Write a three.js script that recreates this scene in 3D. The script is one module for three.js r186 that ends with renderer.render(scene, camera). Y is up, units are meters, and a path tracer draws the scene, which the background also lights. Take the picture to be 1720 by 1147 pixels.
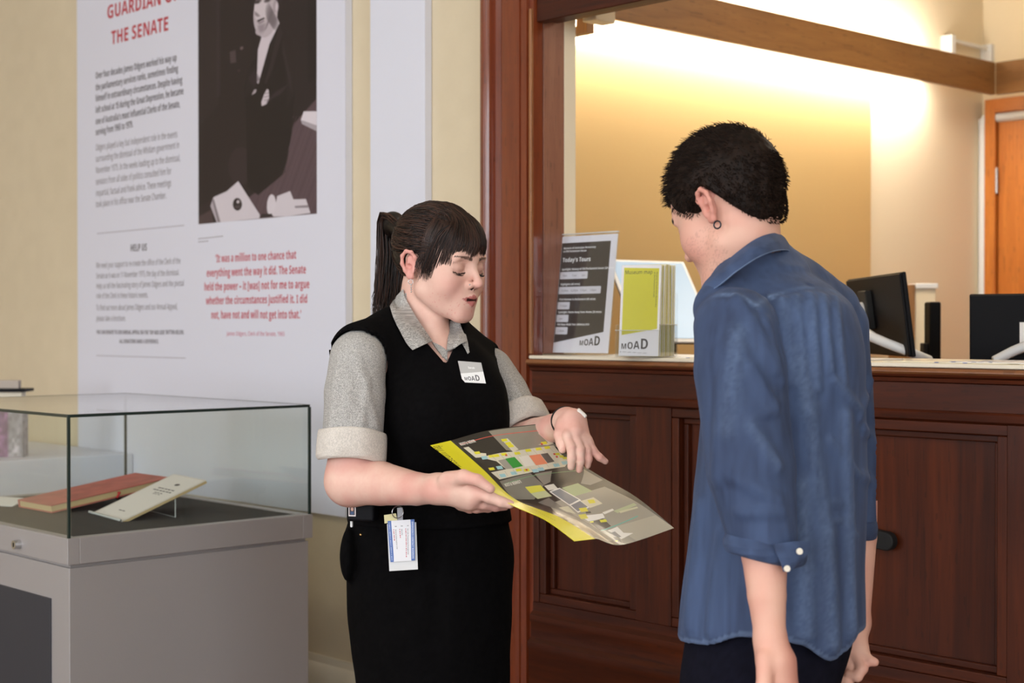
import * as THREE from 'three';
import { mergeGeometries, mergeVertices, toCreasedNormals } from 'three/addons/utils/BufferGeometryUtils.js';
import { RoundedBoxGeometry } from 'three/addons/geometries/RoundedBoxGeometry.js';
import { RectAreaLightUniformsLib } from 'three/addons/lights/RectAreaLightUniformsLib.js';

// ---------------------------------------------------------------- camera, light, exposure
const F = 2600, CAMY = 1.372, YAW = 43.2 * Math.PI / 180;            // focal length in photo pixels, eye height, turn away from -x
const c0 = Math.cos(YAW), s0 = Math.sin(YAW), PHI = Math.atan2(c0, s0), PITCH = Math.atan(25.5 / F);
const renderer = new THREE.WebGLRenderer({ antialias: true });
renderer.toneMapping = THREE.LinearToneMapping;
renderer.toneMappingExposure = 1.0;
renderer.shadowMap.enabled = true;
RectAreaLightUniformsLib.init();
const scene = new THREE.Scene();
scene.background = new THREE.Color().setRGB(0.55, 0.65, 0.8);
const camera = new THREE.PerspectiveCamera(2 * Math.atan(573.5 / F) * 180 / Math.PI, 1720 / 1147, 0.05, 60);
camera.rotation.order = 'YXZ';
camera.position.set(0, CAMY, 0);
camera.rotation.set(-PITCH, PHI, 0);
camera.focus = 2.85; camera.userData.fStop = 5;
scene.add(camera);
function areaLight(name, w, h, pos, look, rgb, k) {
  const l = new THREE.RectAreaLight(new THREE.Color().setRGB(...rgb), k, w, h);
  l.name = name; l.position.set(...pos); l.lookAt(...look); l.castShadow = true; scene.add(l); return l;
}
// daylight of the three tall windows in the wall behind the photographer, and of the two in the wall at the right hand
const DAY = [0.87, 0.94, 1.03];
const WIN_B = [-4.2, -1.2, 1.8], WIN_R = [0.6, 3.0];
for (const x of WIN_B) areaLight('window_daylight', 1.5, 2.3, [x, 1.95, 4.5], [x, 1.95, 0], DAY, 6.2);
for (const z of WIN_R) areaLight('window_daylight', 1.5, 2.3, [3.4, 1.95, z], [0, 1.95, z], DAY, 4.2);
// warm general light from unseen ceiling panels added to the gallery
const PANELS = [[-4.5, 0.6], [-1.4, 0.6], [1.4, 0.9]];
for (const [x, z] of PANELS) areaLight('added_panel_light', 1.2, 0.6, [x, 3.56, z], [x, 0, z], [1, 0.86, 0.68], 3.6);
// tube lamps behind the oak fascia of the office: the strip shines on the wall above and below
const TUBE = { x: -3.14, y: 2.325, z0: -3.0, z1: -5.18 };
for (const sgn of [1, -1]) areaLight('tube_strip_light', TUBE.z0 - TUBE.z1, 0.04, [TUBE.x - 0.012, TUBE.y + sgn * 0.03, (TUBE.z0 + TUBE.z1) / 2], [TUBE.x - 0.6, TUBE.y + sgn * 0.9, (TUBE.z0 + TUBE.z1) / 2], [1, 0.93, 0.82], 62);
areaLight('added_office_light', 1.2, 0.6, [-1.9, 2.93, -4.3], [-1.9, 0, -4.3], [1, 0.88, 0.7], 7);  // extra ceiling light added out of view to brighten the office

// ---------------------------------------------------------------- helpers
let seed_ = 7;
const rnd = () => { seed_ = (seed_ * 1664525 + 1013904223) >>> 0; return seed_ / 4294967296; };
const rr = (a, b) => a + (b - a) * rnd();
const V = (x, y, z) => new THREE.Vector3(x, y, z);
const clamp = (x, a, b) => x < a ? a : x > b ? b : x;
const lerp = (a, b, t) => a + (b - a) * t;
const sstep = (a, b, x) => { const t = clamp((x - a) / (b - a), 0, 1); return t * t * (3 - 2 * t); };
// a direction of the photograph, then a point on it: level frame with x to the right, y up, z towards the viewer
const ray = (px, py) => { const t = (px - 860) / F, v = (573.5 - py) / F, cp = Math.cos(PITCH), sp = Math.sin(PITCH), y = v * cp - sp, z = v * sp + cp; return [t / z, y / z]; };
const P = (px, py, d) => { const r = ray(px, py); return V(r[0] * d, CAMY + r[1] * d, -d); };
const PY = (px, py, h) => { const r = ray(px, py); return P(px, py, (h - CAMY) / r[1]); };
const toWorld = (p) => V(p.x * s0 + p.z * c0, p.y, -p.x * c0 + p.z * s0);
// x along a wall plane z = -zd seen at photo column px; z along a wall plane x = -xd
const XatZ = (px, zd) => { const t = (px - 860) / F, d = zd / (s0 + t * c0); return d * (-c0 + t * s0); };
const ZatX = (px, xd) => { const t = (px - 860) / F, d = xd / (c0 - t * s0); return -d * (s0 + t * c0); };
const HatZ = (px, py, zd) => { const t = (px - 860) / F, d = zd / (s0 + t * c0); return P(px, py, d).y; };
const HatX = (px, py, xd) => { const t = (px - 860) / F, d = xd / (c0 - t * s0); return P(px, py, d).y; };

const used = {};
const numbered = (n) => { used[n] = (used[n] ?? -1) + 1; return used[n] ? n + '_' + String(used[n]).padStart(3, '0') : n; };
function shade(o) { o.castShadow = true; o.receiveShadow = true; return o; }
function part(name, geo, mat, parent, label) {
  const g = Array.isArray(geo) ? merge(geo) : geo;
  const m = shade(new THREE.Mesh(g, mat)); m.name = name; if (label) m.userData.label = label; parent.add(m); return m;
}
function thing(name, label, category, group, pos = [0, 0, 0], turn = 0) {
  const o = new THREE.Group(); o.name = numbered(name); o.position.set(...pos); o.rotation.y = turn; scene.add(o);
  o.userData = { label, category }; if (group) o.userData.group = group; return o;
}
function solo(name, geo, mat, label, category, group) {
  const m = part(numbered(name), geo, mat, scene); m.userData = { label, category }; if (group) m.userData.group = group; return m;
}
function struct(name, geo, mat, label, parent = scene) {
  const m = part(name, geo, mat, parent); if (parent === scene) m.userData = { kind: 'structure', label, category: name.split('_')[0] }; return m;
}
// a thing whose parts are laid out in the viewer's level frame: group at its base, turned with that frame
function viewThing(name, label, category, base, group) {
  const w = toWorld(base), o = thing(name, label, category, group, [w.x, w.y, w.z], PHI);
  o.userData.base_ = undefined; delete o.userData.base_;
  o.inv = (g) => g.translate(-base.x, -base.y, -base.z); return o;
}
function merge(list) {
  const gs = list.map((g) => { let q = g.index ? g.toNonIndexed() : g; for (const k of Object.keys(q.attributes)) if (!['position', 'normal', 'uv', 'color'].includes(k)) q.deleteAttribute(k); return q; });
  const hasC = gs.some((g) => g.attributes.color), hasU = gs.some((g) => g.attributes.uv);
  for (const g of gs) {
    const n = g.attributes.position.count;
    if (hasC && !g.attributes.color) g.setAttribute('color', new THREE.BufferAttribute(new Float32Array(n * 3).fill(1), 3));
    if (hasU && !g.attributes.uv) g.setAttribute('uv', new THREE.BufferAttribute(new Float32Array(n * 2), 2));
    if (!g.attributes.normal) g.computeVertexNormals();
  }
  return mergeGeometries(gs, false);
}
// texture coordinates in metres from each face's own plane; the grain (v) runs along the given axis
function faceUV(g, along = 1, off = 0) {
  const q = g.index ? g.toNonIndexed() : g, p = q.attributes.position, n = p.count, uv = new Float32Array(n * 2), A = V(), B = V(), C = V();
  for (let i = 0; i < n; i += 3) {
    A.fromBufferAttribute(p, i); B.fromBufferAttribute(p, i + 1); C.fromBufferAttribute(p, i + 2);
    const nn = B.clone().sub(A).cross(C.clone().sub(A)), a = [Math.abs(nn.x), Math.abs(nn.y), Math.abs(nn.z)];
    let k = a.indexOf(Math.max(...a)), v = along, u;
    if (k === along) { v = (along + 1) % 3; }
    u = 3 - k - v; if (k === along) u = 3 - k - v;
    [A, B, C].forEach((w, j) => { const c = [w.x, w.y, w.z]; uv[(i + j) * 2] = c[u] + off + k * 0.37; uv[(i + j) * 2 + 1] = c[v] + off * 1.7; });
  }
  q.setAttribute('uv', new THREE.BufferAttribute(uv, 2)); return q;
}
// a box between two corners, edges eased, grain along an axis
let offs = 0;
function bx(x0, y0, z0, x1, y1, z1, bev = 0.0015, along = 1) {
  const w = Math.abs(x1 - x0), h = Math.abs(y1 - y0), d = Math.abs(z1 - z0), r = Math.min(bev, w / 2.2, h / 2.2, d / 2.2);
  const g = r > 0 ? new RoundedBoxGeometry(w, h, d, 1, r) : new THREE.BoxGeometry(w, h, d);
  g.translate((x0 + x1) / 2, (y0 + y1) / 2, (z0 + z1) / 2); offs += 0.313;
  return faceUV(g, along, offs % 3);
}
// a profile of (out, across) points drawn along an axis: list of [x, z] swept from y0 to y1
function sweepY(pts, y0, y1) {
  const s = new THREE.Shape(pts.map(([x, z]) => new THREE.Vector2(x, -z)));
  const g = new THREE.ExtrudeGeometry(s, { depth: y1 - y0, bevelEnabled: false, curveSegments: 8 }); g.rotateX(-Math.PI / 2); g.translate(0, y0, 0);
  return toCreasedNormals(faceUV(g, 1, 0.4), 0.5);
}
// profile of (z, y) points swept along x
function sweepX(pts, x0, x1) {
  const s = new THREE.Shape(pts.map(([z, y]) => new THREE.Vector2(-z, y)));
  const g = new THREE.ExtrudeGeometry(s, { depth: x1 - x0, bevelEnabled: false }); g.rotateY(Math.PI / 2); g.translate(x0, 0, 0);
  return toCreasedNormals(faceUV(g, 0, 0.9), 0.5);
}
// a thin closed sheet through a grid of points
function sheet(grid, th, uvf) {
  const n = grid.length, m = grid[0].length, pos = [], uv = [], idx = [];
  const nor = (i, j) => { const a = grid[Math.min(i + 1, n - 1)][j].clone().sub(grid[Math.max(i - 1, 0)][j]), b = grid[i][Math.min(j + 1, m - 1)].clone().sub(grid[i][Math.max(j - 1, 0)]); return a.cross(b).normalize(); };
  for (const s of [1, -1]) for (let i = 0; i < n; i++) for (let j = 0; j < m; j++) {
    const p = grid[i][j].clone().addScaledVector(nor(i, j), s * th / 2); pos.push(p.x, p.y, p.z); const q = uvf ? uvf(i / (n - 1), j / (m - 1)) : [i / (n - 1), j / (m - 1)]; uv.push(...q);
  }
  const N = n * m, quad = (a, b, c, d) => idx.push(a, b, c, a, c, d);
  for (let i = 0; i < n - 1; i++) for (let j = 0; j < m - 1; j++) { const a = i * m + j, b = a + m, c = b + 1, d = a + 1; quad(a, b, c, d); quad(a + N, d + N, c + N, b + N); }
  for (let i = 0; i < n - 1; i++) { quad(i * m, i * m + N, (i + 1) * m + N, (i + 1) * m); const e = i * m + m - 1, f = e + m; quad(e, f, f + N, e + N); }
  for (let j = 0; j < m - 1; j++) { quad(j, j + 1, j + 1 + N, j + N); const e = (n - 1) * m + j; quad(e, e + N, e + 1 + N, e + 1); }
  const g = new THREE.BufferGeometry(); g.setAttribute('position', new THREE.Float32BufferAttribute(pos, 3)); g.setAttribute('uv', new THREE.Float32BufferAttribute(uv, 2)); g.setIndex(idx);
  return toCreasedNormals(g, 0.9);
}
const cr = (a, b, c, d, t) => 0.5 * (2 * b + (c - a) * t + (2 * a - 5 * b + 4 * c - d) * t * t + (3 * b - a - 3 * c + d) * t * t * t);
function spline(pts, n) {                                    // Catmull-Rom through Vector3s, n + 1 samples
  const out = [], L = pts.length - 1;
  for (let k = 0; k <= n; k++) { const u = k / n * L, i = Math.min(Math.floor(u), L - 1), t = u - i, g = (j) => pts[clamp(j, 0, L)]; const a = g(i - 1), b = g(i), c = g(i + 1), d = g(i + 2); out.push(V(cr(a.x, b.x, c.x, d.x, t), cr(a.y, b.y, c.y, d.y, t), cr(a.z, b.z, c.z, d.z, t))); }
  return out;
}
const splineGrid = (rows, n, m) => { const r = rows.map((q) => spline(q, m)), out = []; for (let i = 0; i <= n; i++) out.push([]); for (let j = 0; j <= m; j++) spline(r.map((q) => q[j]), n).forEach((p, i) => out[i].push(p)); return out; };
// a tapered tube along points
function tube(pts, r0, r1, radial = 6, closed = true) {
  const n = pts.length, pos = [], nor = [], uv = [], idx = []; let N = null; const T = V(), B = V();
  for (let i = 0; i < n; i++) {
    T.copy(pts[Math.min(i + 1, n - 1)]).sub(pts[Math.max(i - 1, 0)]).normalize();
    if (!N) N = Math.abs(T.y) < 0.9 ? V(0, 1, 0) : V(1, 0, 0);
    N.addScaledVector(T, -N.dot(T)).normalize(); B.copy(T).cross(N);
    const r = typeof r0 === 'function' ? r0(i / (n - 1)) : lerp(r0, r1, i / (n - 1));
    for (let k = 0; k < radial; k++) { const a = k / radial * 2 * Math.PI, ca = Math.cos(a), sa = Math.sin(a), dx = N.x * ca + B.x * sa, dy = N.y * ca + B.y * sa, dz = N.z * ca + B.z * sa; pos.push(pts[i].x + dx * r, pts[i].y + dy * r, pts[i].z + dz * r); nor.push(dx, dy, dz); uv.push(k / radial, i / n); }
  }
  for (let i = 0; i < n - 1; i++) for (let k = 0; k < radial; k++) { const a = i * radial + k, b = i * radial + (k + 1) % radial; idx.push(a, b, b + radial, a, b + radial, a + radial); }
  if (closed) for (const [s, o] of [[0, 0], [1, (n - 1) * radial]]) for (let k = 1; k < radial - 1; k++) s ? idx.push(o, o + k, o + k + 1) : idx.push(o, o + k + 1, o + k);
  const g = new THREE.BufferGeometry(); g.setAttribute('position', new THREE.Float32BufferAttribute(pos, 3)); g.setAttribute('normal', new THREE.Float32BufferAttribute(nor, 3)); g.setAttribute('uv', new THREE.Float32BufferAttribute(uv, 2)); g.setIndex(idx); return g;
}
// noise
const hash = (x, y, z) => { let h = Math.imul(x, 374761393) ^ Math.imul(y, 668265263) ^ Math.imul(z, 2147483647 ^ 1274126177); h = Math.imul(h ^ (h >>> 13), 1274126177); return ((h ^ (h >>> 16)) >>> 0) / 4294967296; };
function noise3(x, y, z) { const i = Math.floor(x), j = Math.floor(y), k = Math.floor(z); let u = x - i, v = y - j, w = z - k; u = u * u * (3 - 2 * u); v = v * v * (3 - 2 * v); w = w * w * (3 - 2 * w);
  const L = (a, b, t) => a + (b - a) * t; return L(L(L(hash(i, j, k), hash(i + 1, j, k), u), L(hash(i, j + 1, k), hash(i + 1, j + 1, k), u), v), L(L(hash(i, j, k + 1), hash(i + 1, j, k + 1), u), L(hash(i, j + 1, k + 1), hash(i + 1, j + 1, k + 1), u), v), w) * 2 - 1; }
const pn = (x, y, px, py, s) => { const i = Math.floor(x), j = Math.floor(y); let u = x - i, v = y - j; u = u * u * (3 - 2 * u); v = v * v * (3 - 2 * v); const m = (a, b) => ((a % b) + b) % b, H = (a, b) => hash(m(a, px), m(b, py), s); return lerp(lerp(H(i, j), H(i + 1, j), u), lerp(H(i, j + 1), H(i + 1, j + 1), u), v); };
function dataTex(w, h, f, srgb = true, rep = [1, 1]) {
  const d = new Uint8Array(w * h * 4); for (let y = 0; y < h; y++) for (let x = 0; x < w; x++) { const c = f(x / w, y / h, x, y), o = (y * w + x) * 4; d[o] = c[0]; d[o + 1] = c[1]; d[o + 2] = c[2]; d[o + 3] = 255; }
  const t = new THREE.DataTexture(d, w, h); t.magFilter = THREE.LinearFilter; t.minFilter = THREE.LinearFilter; t.wrapS = t.wrapT = THREE.RepeatWrapping; t.repeat.set(...rep); if (srgb) t.colorSpace = THREE.SRGBColorSpace; t.needsUpdate = true; return t;
}
function canvasTex(w, h, draw) { const c = document.createElement('canvas'); c.width = w; c.height = h; const x = c.getContext('2d'); draw(x, w, h); const t = new THREE.CanvasTexture(c); t.colorSpace = THREE.SRGBColorSpace; return t; }
function woodTex(a, b, seed, metres = 0.8, streak = 1) {         // a, b sRGB 0..255; grain along v
  return dataTex(512, 512, (u, v) => {
    const warp = pn(u * 6, v * 3, 6, 3, seed) * 0.05;
    let n = pn((u + warp) * 24, v * 2, 24, 2, seed + 1) * 0.45 + pn((u + warp) * 90, v * 5, 90, 5, seed + 2) * 0.35 * streak + pn(u * 250, v * 14, 250, 14, seed + 3) * 0.2 * streak;
    const blot = pn(u * 4, v * 3, 4, 3, seed + 4); n = clamp(n * 0.8 + blot * 0.25 - 0.05, 0, 1);
    const pore = pn(u * 256, v * 20, 256, 20, seed + 5) > 0.86 ? 0.86 : 1;
    return [0, 1, 2].map((k) => lerp(a[k], b[k], n) * pore);
  }, true, [1 / metres, 1 / metres]);
}
const std = (o) => new THREE.MeshPhysicalMaterial(o);
const rgb = (r, g, b) => new THREE.Color().setRGB(r, g, b);
const hex = (h) => new THREE.Color(h);
// ---------------------------------------------------------------- materials of the place
const plasterBump = dataTex(256, 256, (u, v) => { const n = 120 + 60 * pn(u * 40, v * 40, 40, 40, 3) + 60 * pn(u * 120, v * 120, 120, 120, 5); return [n, n, n]; }, false, [2, 2]);
const creamTex = dataTex(256, 256, (u, v) => { const n = pn(u * 5, v * 5, 5, 5, 11) * 0.6 + pn(u * 40, v * 40, 40, 40, 12) * 0.4; return [214 + n * 10, 198 + n * 10, 168 + n * 10]; }, true, [0.5, 0.5]);
const M = {
  cream: std({ map: creamTex, roughness: 0.85, bumpMap: plasterBump, bumpScale: 0.0006 }),
  office: std({ color: hex('#e6d8bd'), roughness: 0.8, bumpMap: plasterBump, bumpScale: 0.0006 }),
  ceiling: std({ color: hex('#ece8df'), roughness: 0.9 }),
  white: std({ color: hex('#e0e1ec'), roughness: 0.55 }),
  paint: std({ color: hex('#e8ddc6'), roughness: 0.5 }),
  mahogany: std({ map: woodTex([46, 15, 4], [102, 44, 14], 21), roughness: 0.5, specularIntensity: 0.5, clearcoat: 0.12, clearcoatRoughness: 0.3 }),
  mahoganyRed: std({ map: woodTex([96, 35, 16], [148, 73, 36], 31), roughness: 0.35, specularIntensity: 0.6, clearcoat: 1, clearcoatRoughness: 0.1 }),
  mahoganyPale: std({ map: woodTex([120, 70, 38], [168, 112, 66], 41), roughness: 0.4, clearcoat: 0.3, clearcoatRoughness: 0.3 }),
  jamb: std({ map: woodTex([116, 70, 54], [162, 112, 90], 51, 0.6, 0.6), roughness: 0.45, clearcoat: 0.25, clearcoatRoughness: 0.3 }),
  oak: std({ map: woodTex([118, 80, 42], [160, 114, 64], 61), roughness: 0.5 }),
  orange: std({ map: woodTex([176, 96, 30], [222, 140, 58], 71), roughness: 0.4, clearcoat: 0.3, clearcoatRoughness: 0.3 }),
  floor: std({ map: woodTex([92, 62, 38], [134, 96, 60], 81), roughness: 0.4 }),
  tan: std({ color: hex('#c4a672'), roughness: 0.38, bumpMap: plasterBump, bumpScale: 0.0004, clearcoat: 0.35, clearcoatRoughness: 0.32 }),
  slab: std({ color: hex('#efe6d2'), roughness: 0.3 }),
  grey: std({ color: hex('#a6a1a0'), roughness: 0.5, metalness: 0.25, bumpMap: dataTex(128, 128, (u, v, x, y) => { const n = 255 * hash(x, y, 9); return [n, n, n]; }, false, [6, 6]), bumpScale: 0.00015 }),
  darkPanel: std({ color: hex('#35353b'), roughness: 0.6 }),
  felt: std({ color: hex('#3a3835'), roughness: 0.95 }),
  chrome: std({ color: hex('#c9cacc'), roughness: 0.2, metalness: 1 }),
  black: std({ color: hex('#0d0d11'), roughness: 0.6, specularIntensity: 0.3 }),
  blackMatt: std({ color: hex('#0c0c0d'), roughness: 0.7 }),
  glass: std({ color: rgb(0.97, 0.99, 0.98), transmission: 1, thickness: 0, roughness: 0.0, ior: 1.5 }),
  glassEdge: std({ color: hex('#26332f'), roughness: 0.25 }),
  acrylic: std({ color: rgb(0.96, 0.97, 0.98), transmission: 1, thickness: 0, roughness: 0.02, ior: 1.49 }),
  acrylicEdge: std({ color: hex('#e6e8e6'), roughness: 0.15, transmission: 0.4 }),
  paper: std({ color: hex('#e9e6e2'), roughness: 0.7 }),
  pages: std({ color: hex('#c9b184'), roughness: 0.85 }),
  plastic: std({ color: hex('#dedfe0'), roughness: 0.4 }),
  glow: std({ color: hex('#ffffff'), emissive: rgb(1, 0.9, 0.72), emissiveIntensity: 3, roughness: 0.5 }),
  pane: std({ color: hex('#dfe8f2'), emissive: rgb(0.85, 0.93, 1), emissiveIntensity: 3, roughness: 0.2 }),
};
// ---------------------------------------------------------------- the two rooms
const ZW = 2.72, ZF = 2.68;                                   // wall face and counter front
const XJ = XatZ(892, ZF), XOFF = 3.25, ZFAR = 5.65;           // left reveal of the counter opening; office walls
const XR = 0.7;                                               // right end of the opening
struct('floor', bx(-8.2, -0.1, -5.9, 3.6, 0, 4.8, 0, 0), M.floor, 'brown timber floor');
struct('ceiling', bx(-8.2, 3.6, -2.83, 3.6, 3.7, 4.8, 0), M.ceiling, 'white gallery ceiling');
const wf = struct('wall_front', [bx(-8.2, 0, -ZW - 0.11, XJ - 0.006, 3.6, -ZW, 0), bx(XR + 0.006, 0, -ZW - 0.11, 3.6, 3.6, -ZW, 0), bx(XJ - 0.006, 2.4, -ZW - 0.11, XR + 0.006, 3.6, -ZW, 0)], M.cream, 'cream painted gallery wall behind the poster panel');
struct('baseboard_front', sweepX([[-ZW + 0.03, 0], [-ZW + 0.03, 0.34], [-ZW + 0.024, 0.365], [-ZW + 0.012, 0.38], [-ZW + 0.01, 0.4], [-ZW, 0.4], [-ZW, 0]], -8, XatZ(797, ZW)), M.paint, 'cream moulded skirting board below the poster panel', scene);
struct('wall_left', bx(-8.2, 0, -ZW, -8.1, 3.6, 4.7, 0), M.cream, 'cream end wall of the gallery');
// wall behind the photographer and wall at the right hand, each with tall windows
function windowWall(name, at, spots, alongX, a0, a1) {
  const g = [], cuts = [a0, ...spots.flatMap((s) => [s - 0.78, s + 0.78]), a1];
  const put = (p, q, y0, y1) => g.push(alongX ? bx(p, y0, at, q, y1, at + 0.16, 0) : bx(at, y0, p, at + 0.16, y1, q, 0));
  for (let i = 0; i < cuts.length; i += 2) put(cuts[i], cuts[i + 1], 0, 3.6);
  for (const s of spots) { put(s - 0.78, s + 0.78, 0, 0.78); put(s - 0.78, s + 0.78, 3.12, 3.6); }
  struct(name, g, M.cream, name === 'wall_back' ? 'cream gallery wall with three tall windows' : 'cream gallery wall with two tall windows');
}
windowWall('wall_back', 4.55, [-4.2, -1.2, 1.8], true, -8.2, 3.6);
windowWall('wall_right', 3.45, [0.6, 3.0], false, -2.72, 4.55);
let wn = 0;
for (const [s, ax] of [[-4.2, 1], [-1.2, 1], [1.8, 1], [0.6, 0], [3.0, 0]]) {
  const at = ax ? 4.6 : 3.5, B = (a, y0, b, y1, d0, d1) => ax ? bx(a, y0, at + d0, b, y1, at + d1, 0.003) : bx(at + d0, y0, a, at + d1, y1, b, 0.003);
  const w = struct('window_' + (++wn), [B(s - 0.78, 0.78, s - 0.7, 3.12, 0, 0.07), B(s + 0.7, 0.78, s + 0.78, 3.12, 0, 0.07), B(s - 0.7, 0.78, s + 0.7, 0.87, 0, 0.07), B(s - 0.7, 3.03, s + 0.7, 3.12, 0, 0.07), B(s - 0.02, 0.87, s + 0.02, 3.03, 0.01, 0.06), B(s - 0.7, 1.93, s + 0.7, 1.98, 0.01, 0.06)], M.paint, 'tall white framed window full of daylight');
  for (const [a, b] of [[s - 0.7, s - 0.02], [s + 0.02, s + 0.7]]) for (const [y0, y1] of [[0.87, 1.93], [1.98, 3.03]]) part('pane', B(a, y0, b, y1, 0.03, 0.036), M.pane, w);
}
// added gallery ceiling panels, out of view, housing the warm general light
for (const [x, z] of PANELS) { const t = thing('added_ceiling_panel', 'added square white ceiling light panel of the gallery, out of view', 'ceiling light', 'added gallery ceiling panels', [x, 3.57, z]); part('frame', [bx(-0.63, 0, -0.33, 0.63, 0.03, -0.3), bx(-0.63, 0, 0.3, 0.63, 0.03, 0.33), bx(-0.63, 0, -0.3, -0.6, 0.03, 0.3), bx(0.6, 0, -0.3, 0.63, 0.03, 0.3)], M.white, t); part('diffuser', bx(-0.6, 0.005, -0.3, 0.6, 0.028, 0.3), M.glow, t); }
// office shell
struct('wall_office_side', bx(-XOFF - 0.1, 0, -ZFAR - 0.1, -XOFF, 3.0, -ZW - 0.11, 0), M.office, 'warm cream office side wall under the oak fascia');
struct('wall_office_far', bx(-XOFF, 0, -ZFAR - 0.1, 1.4, 3.0, -ZFAR, 0), M.office, 'cream far wall of the office beside the orange door');
struct('wall_office_right', bx(1.4, 0, -ZFAR, 1.5, 3.0, -ZW - 0.11, 0), M.office, 'cream right wall of the office');
struct('ceiling_office', bx(-XOFF - 0.1, 3.0, -ZFAR - 0.1, 1.5, 3.1, -ZW - 0.11, 0), M.ceiling, 'white office ceiling');
{ const t = thing('added_office_panel', 'added white ceiling light panel over the office desks, out of view', 'ceiling light', null, [-1.9, 2.94, -4.3]); part('frame', bx(-0.63, 0.02, -0.33, 0.63, 0.06, 0.33), M.white, t); part('diffuser', bx(-0.6, 0, -0.3, 0.6, 0.02, 0.3), M.glow, t); }  // unseen panel added as the body of the extra office light

// ---------------------------------------------------------------- casing, reveal and header of the counter opening
{
  const X = (px) => XatZ(px, ZF), pts = [], z0 = -ZW, q = (px, out) => pts.push([X(px), z0 + out]);
  q(797, 0); q(797, 0.020); q(803, 0.022); q(804, 0.030); q(808, 0.030); q(809, 0.034);
  const xa = X(809), xb = X(824), xm = (xa + xb) / 2, R = (xb - xa) / 2; for (let k = 1; k < 12; k++) { const a = Math.PI - k / 12 * Math.PI; pts.push([xm + R * Math.cos(a), z0 + 0.034 + R * 1.1 * Math.sin(a)]); }
  q(824, 0.034); q(826, 0.026); q(833, 0.022); q(839, 0.03); q(842, 0.032); q(843, 0.040); q(872, 0.040); q(873, 0.034); q(874, 0.034); q(875, 0.040); q(884, 0.040); q(885, 0.03); q(886, 0.03); q(891.5, 0.030); q(892, 0.024); q(892, 0);
  const tr = struct('trim_1', sweepY(pts, 0, 3.3), M.mahoganyRed, 'tall mahogany casing with a rounded bead beside the counter window');
  const XC = X(892);
  part('inner_bead', bx(X(886.5), 1.303, z0 + 0.028, X(891), 2.165, z0 + 0.038, 0.002), M.mahoganyPale, tr);
  // reveal: polished board, then the painted edge of the wall
  struct('trim_2', bx(XJ - 0.02, 1.303, -2.796, XJ + 0.0008, 2.16, -2.723, 0.001), M.jamb, 'polished wooden reveal board of the counter window');
  struct('trim_3', bx(XJ - 0.03, 1.303, -2.838, XJ + 0.0008, 2.40, -2.7965, 0.001), M.paint, 'cream painted edge strip behind the wooden reveal');
  const hy = HatZ(896, 35, ZF);
  const hd = struct('trim_4', [bx(XC + 0.001, hy, -ZW - 0.01, XR, 2.6, -ZW + 0.022, 0.003, 0), bx(XC + 0.001, hy + 0.11, -ZW, XR, 2.6, -ZW + 0.034, 0.003, 0)], M.mahogany, 'mahogany head rail over the counter window');
  part('inner_strip', bx(XC + 0.004, hy + 0.006, -ZW - 0.05, XR, hy + 0.03, -ZW - 0.011, 0.002, 0), M.mahogany, hd);
  // painted bracket and oak block seen under the head rail
  const bz0 = ZatX(949, -XJ * 0.99), zx = XJ + 0.02;
  struct('trim_5', bx(XJ + 0.002, HatX(1010, 36, 2.74), -2.86, XJ + 0.05, 2.4, -2.935, 0.004), M.paint, 'cream painted bracket box under the head rail');
}
{ const d = 4.25, a = toWorld(P(972, 57, d)), b = toWorld(P(986, 30, d)); const y0 = P(975, 57, d).y, t = thing('oak_block', 'small oak end block of the pelmet under the head rail', 'pelmet end', null, [a.x, y0, a.z]); part('upright', bx(-0.01, 0, -0.03, 0.03, 0.26, 0.0), M.oak, t); part('foot', bx(-0.06, 0, -0.03, -0.01, 0.022, 0.0), M.oak, t); }

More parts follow.
